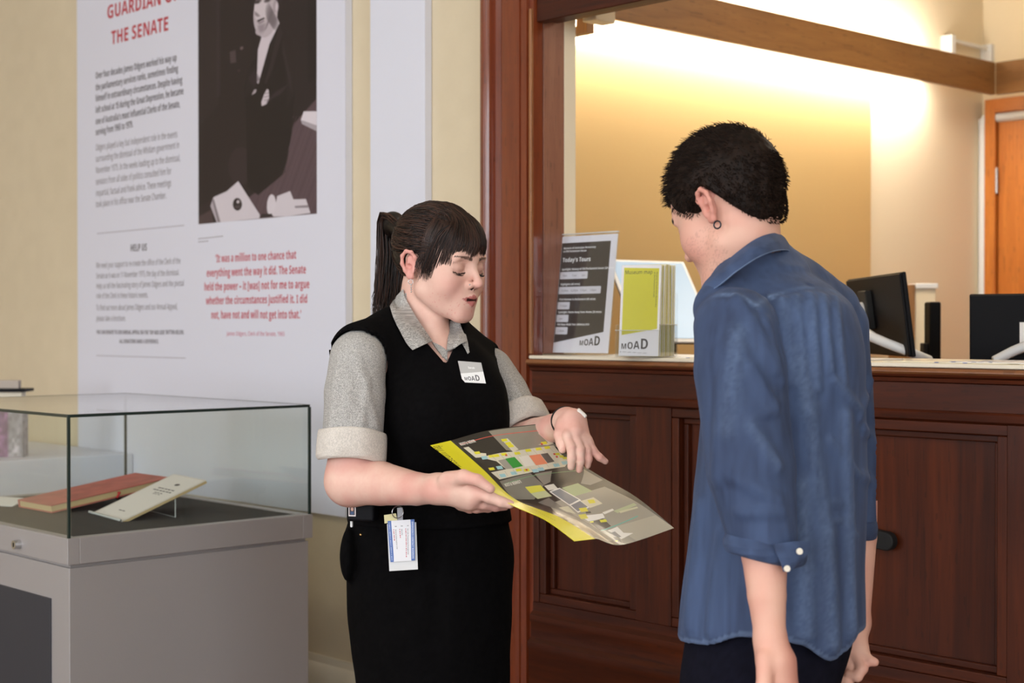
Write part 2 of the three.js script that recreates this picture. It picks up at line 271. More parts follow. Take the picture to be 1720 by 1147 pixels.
// ---------------------------------------------------------------- poster wall panels
const ZP = ZW - 0.025, PX0 = XatZ(131, ZP), PX1 = XatZ(581, ZP), PY0 = HatZ(560, 866, ZP), PY1 = 2.86;
const posterTex = canvasTex(1640, 2048, (c, W, H) => {
  const sx = W / (PX1 - PX0), sy = H / (PY1 - PY0);
  const pp = (px, py) => [(XatZ(px, ZP) - PX0) * sx, (PY1 - HatZ(px, py, ZP)) * sy];
  c.fillStyle = '#dfdfeb'; c.fillRect(0, 0, W, H);
  c.textBaseline = 'alphabetic';
  const line = (txt, x0, y0, x1, y1, size, col, bold) => {          // fitted between two measured ends
    const a = pp(x0, y0), b = pp(x1, y1), s = size * 1.0; c.save(); c.translate(a[0], a[1]); c.rotate(Math.atan2(b[1] - a[1], b[0] - a[0])); c.font = (bold ? 'bold ' : '') + '100px sans-serif';
    const w = c.measureText(txt).width, k = Math.hypot(b[0] - a[0], b[1] - a[1]) / w, ky = (pp(x0, y0)[1] - pp(x0, y0 - s)[1]) / 100; c.scale(k, ky); c.fillStyle = col; c.fillText(txt, 0, 0); c.restore();
  };
  const z1 = (x, y) => [x * 0.3488, y * 0.3488], z2 = (x, y) => [100 + x * 0.2907, 350 + y * 0.2907];
  const L = (z, txt, x0, y0, x1, y1, size, col, b) => line(txt, ...z(x0, y0), ...z(x1, y1), size, col, b);
  const red = '#b81f2d', dk = '#332c33', md = '#5b5359';
  L(z1, 'GUARDIAN OF', 520, 92, 868, -2, 31, red, true);
  L(z1, 'THE SENATE', 540, 215, 818, 145, 31, red, true);
  [['Over four decades James Odgers worked his way up', 380, 855, 292], ['the parliamentary services ranks, sometimes finding', 437, 862, 345], ['himself in extraordinary circumstances. Despite having', 490, 882, 400], ['left school at 15 during the Great Depression, he became', 545, 888, 453], ["one of Australia's most influential Clerks of the Senate,", 600, 872, 515], ['serving from 1965 to 1979.', 652, 645, 612]].forEach(([t, y0, x1, y1]) => L(z1, t, 465, y0, x1, y1, 15, dk, true));
  [['Odgers played a key but independent role in the events', 725, 858, 660], ['surrounding the dismissal of the Whitlam government in', 780, 867, 712], ['November 1975. In the weeks leading up to the dismissal,', 835, 872, 775], ['senators from all sides of politics consulted him for', 890, 828, 838], ['impartial, factual and frank advice. These meetings', 945, 828, 895], ['took place in his office near the Senate Chamber.', 998, 805, 955]].forEach(([t, y0, x1, y1]) => L(z1, t, 465, y0, x1, y1, 14.5, md));
  L(z2, 'HELP US', 412, 248, 508, 243, 16, dk, true);
  [['We need your support to re-create the office of the Clerk of the', 345, 702, 318], ['Senate as it was on 11 November 1975, the day of the dismissal.', 405, 695, 385], ['Help us tell the fascinating story of James Odgers and the pivotal', 463, 722, 447], ['role of the Clerk in these historic events.', 520, 515, 515], ['To find out more about James Odgers and our Annual Appeal,', 590, 685, 583], ['please take a brochure.', 650, 385, 650]].forEach(([t, y0, x1, y1]) => L(z2, t, 215, y0, x1, y1, 12.5, md));
  L(z2, "YOU CAN DONATE TO OUR ANNUAL APPEAL VIA THE 'TAP AND GIVE' BUTTON BELOW.", 215, 725, 722, 728, 9, dk, true);
  L(z2, 'ALL DONATIONS MAKE A DIFFERENCE.', 348, 778, 575, 780, 9, dk, true);
  for (const [x0, y0, x1, y1, n] of [[805, 176, 950, 160, 12], [805, 194, 865, 188, 5]]) for (let k = 0; k < n; k++) { const a = pp(...z2(lerp(x0, x1, k / n), lerp(y0, y1, k / n))), b = pp(...z2(lerp(x0, x1, (k + 0.75) / n), lerp(y0, y1, (k + 0.75) / n))); c.strokeStyle = '#8d868c'; c.lineWidth = 3; c.beginPath(); c.moveTo(...a); c.lineTo(...b); c.stroke(); }
  [["'It was a million to one chance that", 903, 312, 1370, 290], ['everything went the way it did. The Senate', 852, 395, 1427, 375], ['held the power \u2013 it [was] not for me to argue', 838, 475, 1447, 460], ['whether the circumstances justified it. I did', 848, 555, 1435, 545], ["not, have not and will not get into that.'", 878, 637, 1400, 635]].forEach(([t, x0, y0, x1, y1]) => L(z2, t, x0, y0, x1, y1, 18, '#b8303f', true));
  L(z2, 'James Odgers, Clerk of the Senate, 1965', 968, 735, 1303, 737, 9.5, '#b8506a');
  c.strokeStyle = '#9a939c'; c.lineWidth = 2.2;
  for (const [z, a, b, d, e] of [[z1, 470, 1125, 890, 1085], [z2, 215, 850, 730, 865]]) { c.beginPath(); c.moveTo(...pp(...z(a, b))); c.lineTo(...pp(...z(d, e))); c.stroke(); }
  // the printed black and white photograph: a man in a dark suit with folded arms, standing in an office
  const A = pp(334.5, 376.5), B = pp(533, 358), wpx = B[0] - A[0], hpx = wpx * 1.5, ox = A[0], oy = A[1] - hpx;
  c.save(); c.beginPath(); c.rect(ox, oy, wpx, hpx); c.clip();
  const q = (x, y) => pp(330 + x * 0.3485, y * 0.3487);                    // measured on the print
  const poly = (pts, col) => { c.fillStyle = col; c.beginPath(); pts.forEach(([x, y], i) => i ? c.lineTo(...q(x, y)) : c.moveTo(...q(x, y))); c.closePath(); c.fill(); };
  const blob = (x, y, rx, ry, col, rot = 0) => { const a = q(x, y), s = q(x + 10, y)[0] - a[0], t = q(x, y + 10)[1] - a[1]; c.fillStyle = col; c.beginPath(); c.ellipse(a[0], a[1], rx * s / 10, ry * t / 10, rot, 0, 7); c.fill(); };
  c.fillStyle = '#241a1c'; c.fillRect(ox, oy, wpx, hpx);
  poly([[10, -40], [110, -40], [110, 500], [10, 620]], '#2a2022'); poly([[100, -40], [118, -40], [118, 460], [100, 470]], '#30262a'); poly([[540, -40], [585, -40], [585, 380], [540, 400]], '#1d1416');
  poly([[586, 470], [586, 1100], [200, 1100], [240, 960], [430, 830], [470, 600]], '#57444a');
  for (let k = 0; k < 26; k++) { const x = 250 + k * 16; poly([[x, 1090], [x + 3, 1090], [x + 190, 560], [x + 187, 560]], k % 3 ? '#5f4c52' : '#4a383d'); }
  poly([[165, 250], [192, 240], [196, 300], [168, 306]], '#4a3c3e'); blob(222, 232, 8, 8, '#6a5a5c'); blob(208, 340, 7, 7, '#3c2e30');
  blob(215, 800, 60, 90, '#2f2326', 0.2); poly([[10, 1000], [80, 960], [90, 1090], [10, 1100]], '#2b1f22'); poly([[10, 1045], [75, 1010], [85, 1080], [10, 1090]], '#4a3a3c');
  // suit, shirt, folded arms
  poly([[318, 168], [300, 260], [258, 330], [232, 420], [242, 560], [248, 900], [300, 940], [420, 840], [462, 640], [478, 440], [484, 260], [462, 190], [404, 118]], '#1a1113');
  poly([[404, 118], [462, 190], [484, 260], [478, 440], [440, 520], [440, 300]], '#22181a'); poly([[258, 330], [300, 300], [300, 420], [232, 470]], '#20171a');
  poly([[392, 82], [404, 112], [356, 212], [302, 404], [294, 398], [300, 240], [318, 176]], '#d2c6cd');
  poly([[318, 512], [316, 492], [330, 452], [344, 428], [352, 434], [354, 480], [340, 502]], '#cbbfc6'); poly([[268, 460], [282, 432], [294, 430], [290, 446]], '#a99ca2');
  for (const y of [446, 462, 478]) poly([[330, y + 4], [354, y], [354, y + 2], [330, y + 7]], '#75686d');
  blob(336, 70, 58, 110, '#bdb0b6', -0.12); blob(316, 40, 34, 70, '#cfc3c8'); poly([[268, -40], [420, -40], [424, -2], [400, 12], [392, -14], [262, -10]], '#2d2325'); blob(384, 30, 12, 30, '#a89aa0', 0.1);
  poly([[296, 98], [330, 84], [334, 90], [300, 108]], '#3c3033'); poly([[284, 54], [300, 64], [312, 78], [298, 82], [286, 74]], '#94878c'); poly([[286, 14], [308, 10], [308, 16], [288, 20]], '#4a3d40'); blob(312, 148, 24, 22, '#b3a6ac'); poly([[366, 40], [376, 60], [340, 140], [330, 150]], '#8d8086');
  c.globalAlpha = 0.3; for (let k = 0; k < 9; k++) { blob(352 + k * 4, 60 + k * 7, 16, 46 - k * 2, '#6d6066', -0.2); } for (let k = 0; k < 6; k++) blob(318, 120 + k * 6, 22 - k * 2, 8, '#857880'); for (let k = 0; k < 5; k++) { blob(300, 6, 20 - k * 3, 12 - k * 1.5, '#2b2023'); blob(346, 2, 18 - k * 3, 12 - k * 2, '#2b2023'); blob(392, 34, 9 - k, 26 - 3 * k, '#d9ccd2'); }
  for (let k = 0; k < 14; k++) { blob(420 + k * 3, 230 + k * 14, 6, 40, '#33272b', -0.15); blob(268 + k * 2, 360 + k * 3, 20, 6, '#3a2d31', -0.6); blob(360 + k * 5, 470 - k * 3, 26, 5, '#3a2d31', -0.5); } c.globalAlpha = 1;
  poly([[404, 118], [396, 150], [352, 330], [330, 400], [340, 404], [372, 330], [420, 160]], '#2b2023'); poly([[300, 110], [332, 96], [330, 104], [306, 116]], '#8a7b82');
  // papers and a telephone on the desk
  poly([[204, 872], [308, 1034], [306, 1052], [120, 1070], [84, 950], [150, 920]], '#d4cbd2'); poly([[84, 950], [120, 1070], [100, 1072], [70, 992]], '#b5aab2'); poly([[80, 966], [86, 960], [116, 1070], [106, 1070]], '#7f7479');
  blob(200, 984, 22, 30, '#2a2023', 0.15); blob(203, 972, 7, 8, '#c9bfc6'); blob(200, 996, 13, 8, '#4e4347');
  blob(364, 990, 22, 54, '#d6cdd4', 0.05); poly([[392, 944], [454, 920], [470, 960], [530, 958], [552, 1026], [440, 1042], [372, 1044]], '#d3cad1'); poly([[476, 992], [540, 988], [541, 1000], [478, 1002]], '#8f848b');
  poly([[310, 1048], [370, 1042], [366, 1030], [318, 1030]], '#2a1f22');
  poly([[520, 536], [586, 536], [586, 606], [506, 578]], '#dcd3da'); poly([[506, 578], [586, 606], [586, 634], [512, 598]], '#aaa0a7');
  c.restore();
});
{
  const t = thing('wall_poster', 'white printed display panel with red headings and a dark portrait on the gallery wall', 'display panel', null, [0, 0, 0]);
  part('board', bx(PX0, PY0, -ZW + 0.001, PX1, PY1, -ZP + 0.0005, 0.001), M.white, t);
  const g = new THREE.PlaneGeometry(PX1 - PX0, PY1 - PY0); g.translate((PX0 + PX1) / 2, (PY0 + PY1) / 2, -ZP + 0.0013);
  const m = part('printed_face', g, std({ map: posterTex, roughness: 0.5 }), t, 'printed poster face with red and black lettering beside a dark portrait');
  solo('blank_panel', bx(XatZ(622, ZP), PY0, -ZW + 0.001, XatZ(714, ZP), PY1, -ZP, 0.001), M.white, 'narrow blank white panel between the poster and the mahogany casing', 'panel');
}
// ---------------------------------------------------------------- panelled counter
{
  const t = thing('reception_counter', 'long dark mahogany counter with moulded panels under the office window', 'counter', null, [XJ, 0, -ZF]);
  const X = (px) => XatZ(px, ZF) - XJ, H = (py, px = 1000) => HatZ(px, py, ZF), x1 = XR - XJ - 0.01, xa = 0.003;
  const E = 0.36;                                               // depth behind the front
  const top = 1.300, yl = H(605), ym = H(614), yf = H(626), yr = H(664), yrb = H(679);
  part('worktop', bx(xa, yl - 0.0, -E, x1, top, 0.012, 0.003, 0), M.slab, t, 'cream worktop edge');
  part('wooden_lip', sweepX([[0.018, yl - 0.001], [0.022, yl - 0.006], [0.022, ym + 0.004], [0.017, ym], [-0.05, ym], [-0.05, yl - 0.001]], xa, x1), M.mahoganyPale, t);
  part('cove_moulding', sweepX([[0.016, ym], [0.014, ym - 0.004], [0.008, ym - 0.008], [0.006, yf + 0.002], [0.0, yf], [-0.05, yf], [-0.05, ym]], xa, x1), M.mahogany, t);
  part('frieze_board', bx(xa, yr, -0.05, x1, yf, 0, 0.001, 0), M.mahogany, t);
  const yb = H(1030), yp = H(1014), yk = H(1052), yk2 = H(1098);
  // openings of the panels along x: [left, right] in photo columns at the front plane
  const holes = [[X(903), X(1066)], [X(1125), X(1305)], [X(1362), X(1690)], [X(1768), X(1768) + 0.4]];
  part('top_rail', [sweepX([[0.0, yr], [0.004, yr - 0.004], [0.002, yrb + 0.004], [-0.004, yrb], [-0.04, yrb], [-0.04, yr]], xa, x1)], M.mahogany, t);
  let xs = xa;
  for (const [a, b] of [...holes, [x1, x1]]) { if (a - xs > 0.005) part('stile', bx(xs, yb, -0.045, a, yrb, -0.004, 0.002), M.mahogany, t); xs = b; }
  for (const [a, b] of holes) {
    part('panel', bx(a - 0.005, yb - 0.005, -0.045, b + 0.005, yrb + 0.005, -0.034, 0.001), M.mahogany, t);
    const w = 0.022, fr = (z0, z1, i, k) => [bx(a + i, yrb - i - k, z0, b - i, yrb - i, z1, 0.003, 0), bx(a + i, yb + i, z0, b - i, yb + i + k, z1, 0.003, 0), bx(a + i, yb + i + k, z0, a + i + k, yrb - i - k, z1, 0.003), bx(b - i - k, yb + i + k, z0, b - i, yrb - i - k, z1, 0.003)];
    const [ft, fb, fl, frr] = fr(-0.035, -0.006, 0, w), [gt, gb, gl, gr] = fr(-0.035, -0.022, w, 0.014);
    part('panel_moulding', [ft, gt], M.mahogany, t); part('panel_moulding', [fb, gb], M.mahogany, t); part('panel_moulding', [fl, gl], M.mahogany, t); part('panel_moulding', [frr, gr], M.mahogany, t);
  }
  part('bottom_rail', sweepX([[-0.004, yb], [-0.004, yk + 0.01], [0.008, yk], [0.008, yk - 0.012], [0.004, yk - 0.02], [0.004, yk2 + 0.01], [0.016, yk2], [0.016, yk2 - 0.012], [0.012, yk2 - 0.02], [0.012, 0], [-0.05, 0], [-0.05, yb]], xa, x1), M.mahogany, t);
  part('carcass', bx(xa, 0, -E, x1, yl - 0.002, -0.052, 0), M.mahogany, t);
  // black oblong pull on the wide panel
  const hx = X(1469), hy = HatZ(1474, 907, ZF), rnded = new THREE.Shape(); const hw = 0.04, hh = 0.0158; rnded.moveTo(-hw + hh, -hh); rnded.lineTo(hw - hh, -hh); rnded.absarc(hw - hh, 0, hh, -Math.PI / 2, Math.PI / 2); rnded.lineTo(-hw + hh, hh); rnded.absarc(-hw + hh, 0, hh, Math.PI / 2, Math.PI * 1.5);
  const hg = new THREE.ExtrudeGeometry(rnded, { depth: 0.014, bevelEnabled: true, bevelSize: 0.003, bevelThickness: 0.003, bevelSegments: 3 }); hg.rotateZ(-0.1); hg.translate(hx - 0.004, hy, -0.024);
  part('pull', hg, M.blackMatt, t, 'black oblong pull');
}
// ---------------------------------------------------------------- office behind the counter
{
  const z1 = ZatX(1455, XOFF);
  solo('tan_board', bx(-XOFF + 0.002, 0.9, z1, -XOFF + 0.02, 2.21, -2.95, 0.003), M.tan, 'large glossy tan board covering the office side wall', 'board');
  // oak fascia hiding the tube lamps
  const fx = -3.07, zc = -5.43, y0 = 2.262, y1 = 2.385;
  const t = thing('oak_fascia', 'long oak light pelmet running along the office walls', 'pelmet', null, [fx, y0, zc]);
  part('board', bx(-0.022, 0, 0, 0, y1 - y0, 2.5, 0.002, 2), M.oak, t); part('board', bx(0.0, 0, -0.022, 4.3, y1 - y0, 0.0, 0.002, 0), M.oak, t);
  for (const z of [0.35, 1.1, 1.85]) part('bracket', bx(-XOFF - fx + 0.0, 0.05, z, -0.022, 0.07, z + 0.02), M.paint, t);
  for (const x of [0.5, 1.6]) part('bracket', bx(x, 0.05, -ZFAR - zc, x + 0.02, 0.07, -0.022), M.paint, t);
  const L = TUBE.z0 - TUBE.z1, tb = new THREE.CylinderGeometry(0.013, 0.013, L, 12); tb.rotateX(Math.PI / 2);
  const tl = thing('tube_lamp', 'glowing white tube lamp hidden behind the oak pelmet', 'lamp', null, [TUBE.x, TUBE.y, (TUBE.z0 + TUBE.z1) / 2]);
  part('tube', tb, M.glow, tl); for (const s of [-1, 1]) part('end_cap', bx(-XOFF - TUBE.x, -0.016, s * (L / 2 + 0.01) - 0.01, 0.014, 0.016, s * (L / 2 + 0.01) + 0.01), M.plastic, tl);
  // white bracket standing over the far end of the pelmet
  const zz = ZatX(1602, XOFF - 0.05), wb = thing('wall_bracket', 'white two-post bracket above the corner of the oak pelmet', 'bracket', null, [-XOFF, HatX(1605, 98, XOFF - 0.05), zz]);
  const z2 = ZatX(1668, XOFF - 0.05) - zz;
  part('post', bx(0, 0, -0.012, 0.05, 0.09, 0.02, 0.004), M.plastic, wb); part('post', bx(0, 0.02, z2 - 0.02, 0.05, 0.09, z2 + 0.02, 0.004), M.plastic, wb); part('bar', bx(0.02, 0.065, z2, 0.035, 0.08, 0, 0.003), M.plastic, wb); part('foot', bx(0, -0.012, -0.1, 0.04, 0, 0.02, 0.003), M.plastic, wb);
  // white pipe in the corner and along the far wall
  const pz = ZatX(1647, XOFF);
  solo('wall_pipe', [tube([V(-XOFF + 0.022, 0, -ZFAR + 0.03), V(-XOFF + 0.022, 2.2, -ZFAR + 0.03)], 0.02, 0.02, 12), tube([V(-XOFF + 0.022, 2.2, -ZFAR + 0.03), V(0.4, 2.2, -ZFAR + 0.03)], 0.018, 0.018, 12)].map((g) => g), M.plastic, 'white pipe running up the office corner and over the door', 'pipe');
  // orange wooden door
  const dx = XatZ(1657, ZFAR - 0.03), dt = HatZ(1690, 165, ZFAR - 0.03);
  const d = struct('door_1', bx(dx + 0.05, 0, -ZFAR + 0.002, dx + 0.93, dt - 0.06, -ZFAR + 0.03, 0.002), M.orange, 'orange varnished timber door in the far office wall');
  part('door_frame', [bx(dx, 0, -ZFAR + 0.002, dx + 0.045, dt, -ZFAR + 0.05), bx(dx + 0.935, 0, -ZFAR + 0.002, dx + 0.98, dt, -ZFAR + 0.05), bx(dx + 0.045, dt - 0.055, -ZFAR + 0.002, dx + 0.935, dt, -ZFAR + 0.05, 0.0015, 0)], M.orange, d);
  part('hinge', tube([V(dx + 0.048, 1.9, -ZFAR + 0.04), V(dx + 0.048, 2.0, -ZFAR + 0.04)], 0.008, 0.008, 8), M.chrome, d);
}
// desk and equipment: monitors stand on a desk behind the counter
{
  const dk = thing('office_desk', 'pale timber office desk behind the counter', 'desk', null, [-1.55, 0, -3.75]);
  part('desktop', bx(-1.62, 0.93, -0.45, 2.3, 0.96, 0.62, 0.004, 0), M.oak, dk);
  for (const [x, z] of [[-1.57, -0.4], [-1.57, 0.5], [2.2, -0.4], [2.2, 0.45]]) part('leg', bx(x, 0, z, x + 0.05, 0.93, z + 0.05), M.plastic, dk);
}
const DESK = 0.96;
// a flat screen through three corners (viewer frame): top-left, top-right, bottom-right as seen from the side that faces the photographer
function panelFrom(tl, tr, br, th) {
  const u = tr.clone().sub(tl), v = br.clone().sub(tr), w = u.length(), h = v.length(), X = u.normalize(), Y = v.negate().addScaledVector(X, -v.dot(X)).normalize(), Z = X.clone().cross(Y);
  const m = new THREE.Matrix4().makeBasis(X, Y, Z).setPosition(tl); return { w, h: h, m, th, X, Y, Z };
}
function monitor(label, tl, tr, br, o = {}) {
  const f = panelFrom(tl, tr, br, 0.02), base = tl.clone().lerp(br, 0.5); base.y = DESK;
  const t = viewThing('monitor', label, 'monitor', base, null), add = (n, g, m, l) => part(n, t.inv(faceUV(g.applyMatrix4(f.m))), m, t, l);
  add('housing', bx(0, -f.h, -0.014, f.w, 0, -0.004, 0.003), M.black);
  if (o.screen) { add('bezel', bx(-0.002, -f.h - 0.002, -0.006, f.w + 0.002, 0.002, 0, 0.002), M.plastic); add('screen', bx(0.008, -f.h + 0.012, 0, f.w - 0.008, -0.008, 0.002, 0), o.screen, 'lit pale blue screen'); }
  else { add('back_cover', bx(0.003, -f.h + 0.003, -0.005, f.w - 0.003, -0.003, 0.002, 0.003), M.black); }
  if (o.mount) {
    const [mx, my] = o.mount;
    add('mount_plate', bx(f.w * mx - 0.045, -f.h * my - 0.05, 0.002, f.w * mx + 0.045, -f.h * my + 0.05, 0.02, 0.004), M.blackMatt);
    const q = V(f.w * mx, -f.h * my, 0.05).applyMatrix4(f.m);
    const hub = new THREE.CylinderGeometry(0.022, 0.022, 0.05, 16); hub.rotateX(Math.PI / 2); hub.translate(f.w * mx, -f.h * my, 0.045); add('joint', hub, M.plastic);
    const arm = o.arm.map((a) => a.clone()); part('arm', t.inv(tube(spline([q, ...arm], 10), 0.013, 0.011, 10)), M.plastic, t, 'white monitor arm');
    const last = arm[arm.length - 1].clone(), ft = last.clone(); ft.y = DESK; part('post', t.inv(tube([last, ft], 0.016, 0.016, 10)), M.plastic, t); part('clamp', t.inv(new THREE.CylinderGeometry(0.045, 0.045, 0.02, 16).translate(ft.x, DESK + 0.01, ft.z)), M.blackMatt, t);
  } else { const mid = V(f.w / 2, -f.h * 0.8, -0.025).applyMatrix4(f.m), ft = mid.clone(); ft.y = DESK; part('stand', t.inv(tube([mid, ft], 0.02, 0.02, 10)), M.blackMatt, t); part('foot', t.inv(new THREE.CylinderGeometry(0.1, 0.1, 0.014, 24).translate(ft.x, DESK + 0.007, ft.z)), M.blackMatt, t); }
  if (o.sticker) { const [a, b, w, h] = o.sticker; add('label_sticker', bx(a, -b - h, 0.002, a + w, -b, 0.0032, 0.0005), M.paper, 'white asset sticker'); }
  return t;
}
const screenMat = std({ color: hex('#0a0c10'), emissive: rgb(0.62, 0.8, 0.95), emissiveIntensity: 0.75, roughness: 0.3 });
monitor('black monitor back tilted on a white arm beside the denim shirt', P(1421, 470, 4.2), P(1512, 457, 3.62), P(1533, 600, 3.6), { mount: [0.42, 0.42], arm: [P(1455, 560, 3.75), P(1530, 592, 3.66), P(1560, 604, 3.7)] });
monitor('black monitor back with a white sticker near the orange door', P(1627, 494, 3.62), P(1860, 491, 3.45), P(1862, 640, 3.45), { sticker: [0.118, 0.066, 0.045, 0.055], mount: [0.8, 0.6], arm: [P(1730, 580, 3.5), P(1670, 606, 3.5)] });
{ const t = monitor('pale blue lit screen behind the yellow brochures', P(1022, 436, 4.45), P(1148, 440, 4.55), P(1180, 572, 4.35), { screen: screenMat });
  const p = toWorld(P(1085, 500, 4.4)), q = toWorld(P(1085, 520, 3.6)); areaLight('screen_light', 0.26, 0.2, [p.x, p.y, p.z], [q.x, q.y, q.z], [0.62, 0.8, 0.95], 1.0); }
{ const b = P(1566, 700, 4.3), t = viewThing('upright_speaker', 'slim black upright desk speaker between the two monitor backs', 'speaker', V(b.x, DESK, b.z)), top = P(1566, 507, 4.3).y - DESK;
  part('body', bx(-0.016, 0.014, -0.03, 0.016, top, 0.03, 0.005), M.black, t); part('foot', bx(-0.03, 0, -0.05, 0.03, 0.014, 0.05, 0.004), M.blackMatt, t); part('side_block', bx(-0.03, 0.2, -0.02, -0.016, P(1566, 576, 4.3).y - DESK, 0.02, 0.003), M.blackMatt, t); }
{ const d = 5.35, a = P(1516, 476, d), t = viewThing('filing_cabinet', 'narrow cream cabinet with a white lid and a timber side by the office wall', 'cabinet', V(a.x, 0, a.z)), hh = a.y, W = P(1575, 476, d).x - a.x, wt = P(1537, 476, d).x - a.x;
  part('body', bx(wt, 0, -0.2, W - 0.006, hh - 0.018, 0, 0.003), M.office, t); part('timber_side', bx(0, 0, -0.2, wt - 0.001, hh - 0.004, 0.006, 0.002), M.oak, t); part('lid', bx(wt, hh - 0.018, -0.2, W, hh, 0.01, 0.003), M.plastic, t); }

// ---------------------------------------------------------------- things on the counter
const moad = (c, x, y, s, col) => { c.fillStyle = col; let px = x; [['M', 0.62], ['O', 0.78], ['A', 0.9], ['D', 1.18]].forEach(([ch, k]) => { c.font = (ch === 'D' ? 'bold ' : 'bold ') + (s * k) + 'px sans-serif'; c.fillText(ch, px, y); px += c.measureText(ch).width * 1.02; }); return px; };
const signTex = canvasTex(724, 1024, (c, W, H) => {
  c.fillStyle = '#eceaf0'; c.fillRect(0, 0, W, H); c.fillStyle = '#3f3a37'; c.beginPath(); c.moveTo(64, 58); c.lineTo(650, 58); c.lineTo(650, 842); c.lineTo(64, 938); c.closePath(); c.fill();
  c.fillStyle = '#fff'; c.font = 'bold 24px sans-serif'; c.fillText('Museum of Australian Democracy', 86, 112); c.fillText('at Old Parliament House', 86, 140);
  c.font = 'bold 52px sans-serif'; c.fillText("Today's Tours", 86, 226);
  const box = (y, w, title, ts) => { c.fillStyle = '#fff'; c.font = 'bold 25px sans-serif'; c.fillText(title, 86, y); c.fillStyle = '#dedce2'; c.beginPath(); c.roundRect(72, y + 14, w, 64, 8); c.fill(); c.fillStyle = '#7d7a80'; c.font = '23px sans-serif'; ts.forEach((s, i) => c.fillText(s, 100 + i * 116, y + 56)); };
  box(300, 334, 'Spotlight: History of Old Parliament House (20 mins)', ['10am', '11am', '1pm']); box(432, 506, 'Highlights (45 mins)', ['10.30am', '12.30pm', '1.30pm', '3.30pm']); box(566, 148, 'First Women in Parliament (45 mins)', ['11.30pm']); box(678, 146, 'Spotlight: Home Away from Home (20 mins)', ['2pm']); box(786, 148, 'Old Boys Walk Tour (45mins) $12', ['2.30pm']);
  c.save(); c.translate(374, 958); moad(c, 0, 0, 96, '#2c2828'); c.restore();
});
{
  // A4 acrylic stand, square to the counter, leaning back a little
  const zb = -2.755, x0 = XatZ(919, 2.755), x1 = XatZ(1022, 2.755), yb = 1.3, w = x1 - x0, h = 0.297 * w / 0.21;
  const t = thing('tour_sign', "acrylic sign stand reading Today's Tours beside the brochure holder", 'sign', null, [x0, yb, zb]); const lean = -0.12;
  const L = (g) => g.rotateX(lean).translate(0, 0.004, 0);
  part('insert', L(bx(0.002, 0.002, -0.0012, w - 0.002, h - 0.004, -0.0004, 0)), M.paper, t);
  const g = new THREE.PlaneGeometry(w - 0.004, h - 0.006); g.translate(w / 2, h / 2 - 0.001, -0.0002); part('printed_sheet', L(g), std({ map: signTex, roughness: 0.35 }), t);
  part('front_pane', L(bx(0, 0, 0.0006, w, h, 0.0024, 0.0004)), M.acrylic, t); part('back_pane', L(bx(0, 0, -0.004, w, h, -0.0022, 0.0004)), M.acrylic, t);
  part('top_edge', L(bx(0, h, -0.004, w, h + 0.003, 0.0024, 0.0005)), M.acrylicEdge, t); part('foot', bx(0, 0, -0.09, w, 0.003, 0.004, 0.0005), M.acrylic, t);
}
const broTex = canvasTex(512, 1024, (c, W, H) => {
  c.fillStyle = '#ecebee'; c.fillRect(0, 0, W, H); c.fillStyle = '#c9c40a'; c.beginPath(); c.moveTo(30, 26); c.lineTo(486, 40); c.lineTo(486, 720); c.lineTo(30, 790); c.closePath(); c.fill();
  c.fillStyle = '#2a2c1a'; c.font = '58px sans-serif'; c.fillText('Museum map', 44, 100); c.save(); c.translate(452, 80); c.rotate(Math.PI / 2); c.font = '26px sans-serif'; c.fillText('Museum of Australian Democracy', 0, 0); c.fillText('at Old Parliament House', 0, 30); c.restore();
  moad(c, 26, 946, 138, '#2b2627'); c.fillStyle = '#2b2627'; c.fillRect(20, 976, 8, 8); for (let i = 0; i < 5; i++) c.fillRect(50 + i * 66, 978 + i * 3, 50, 3);
});
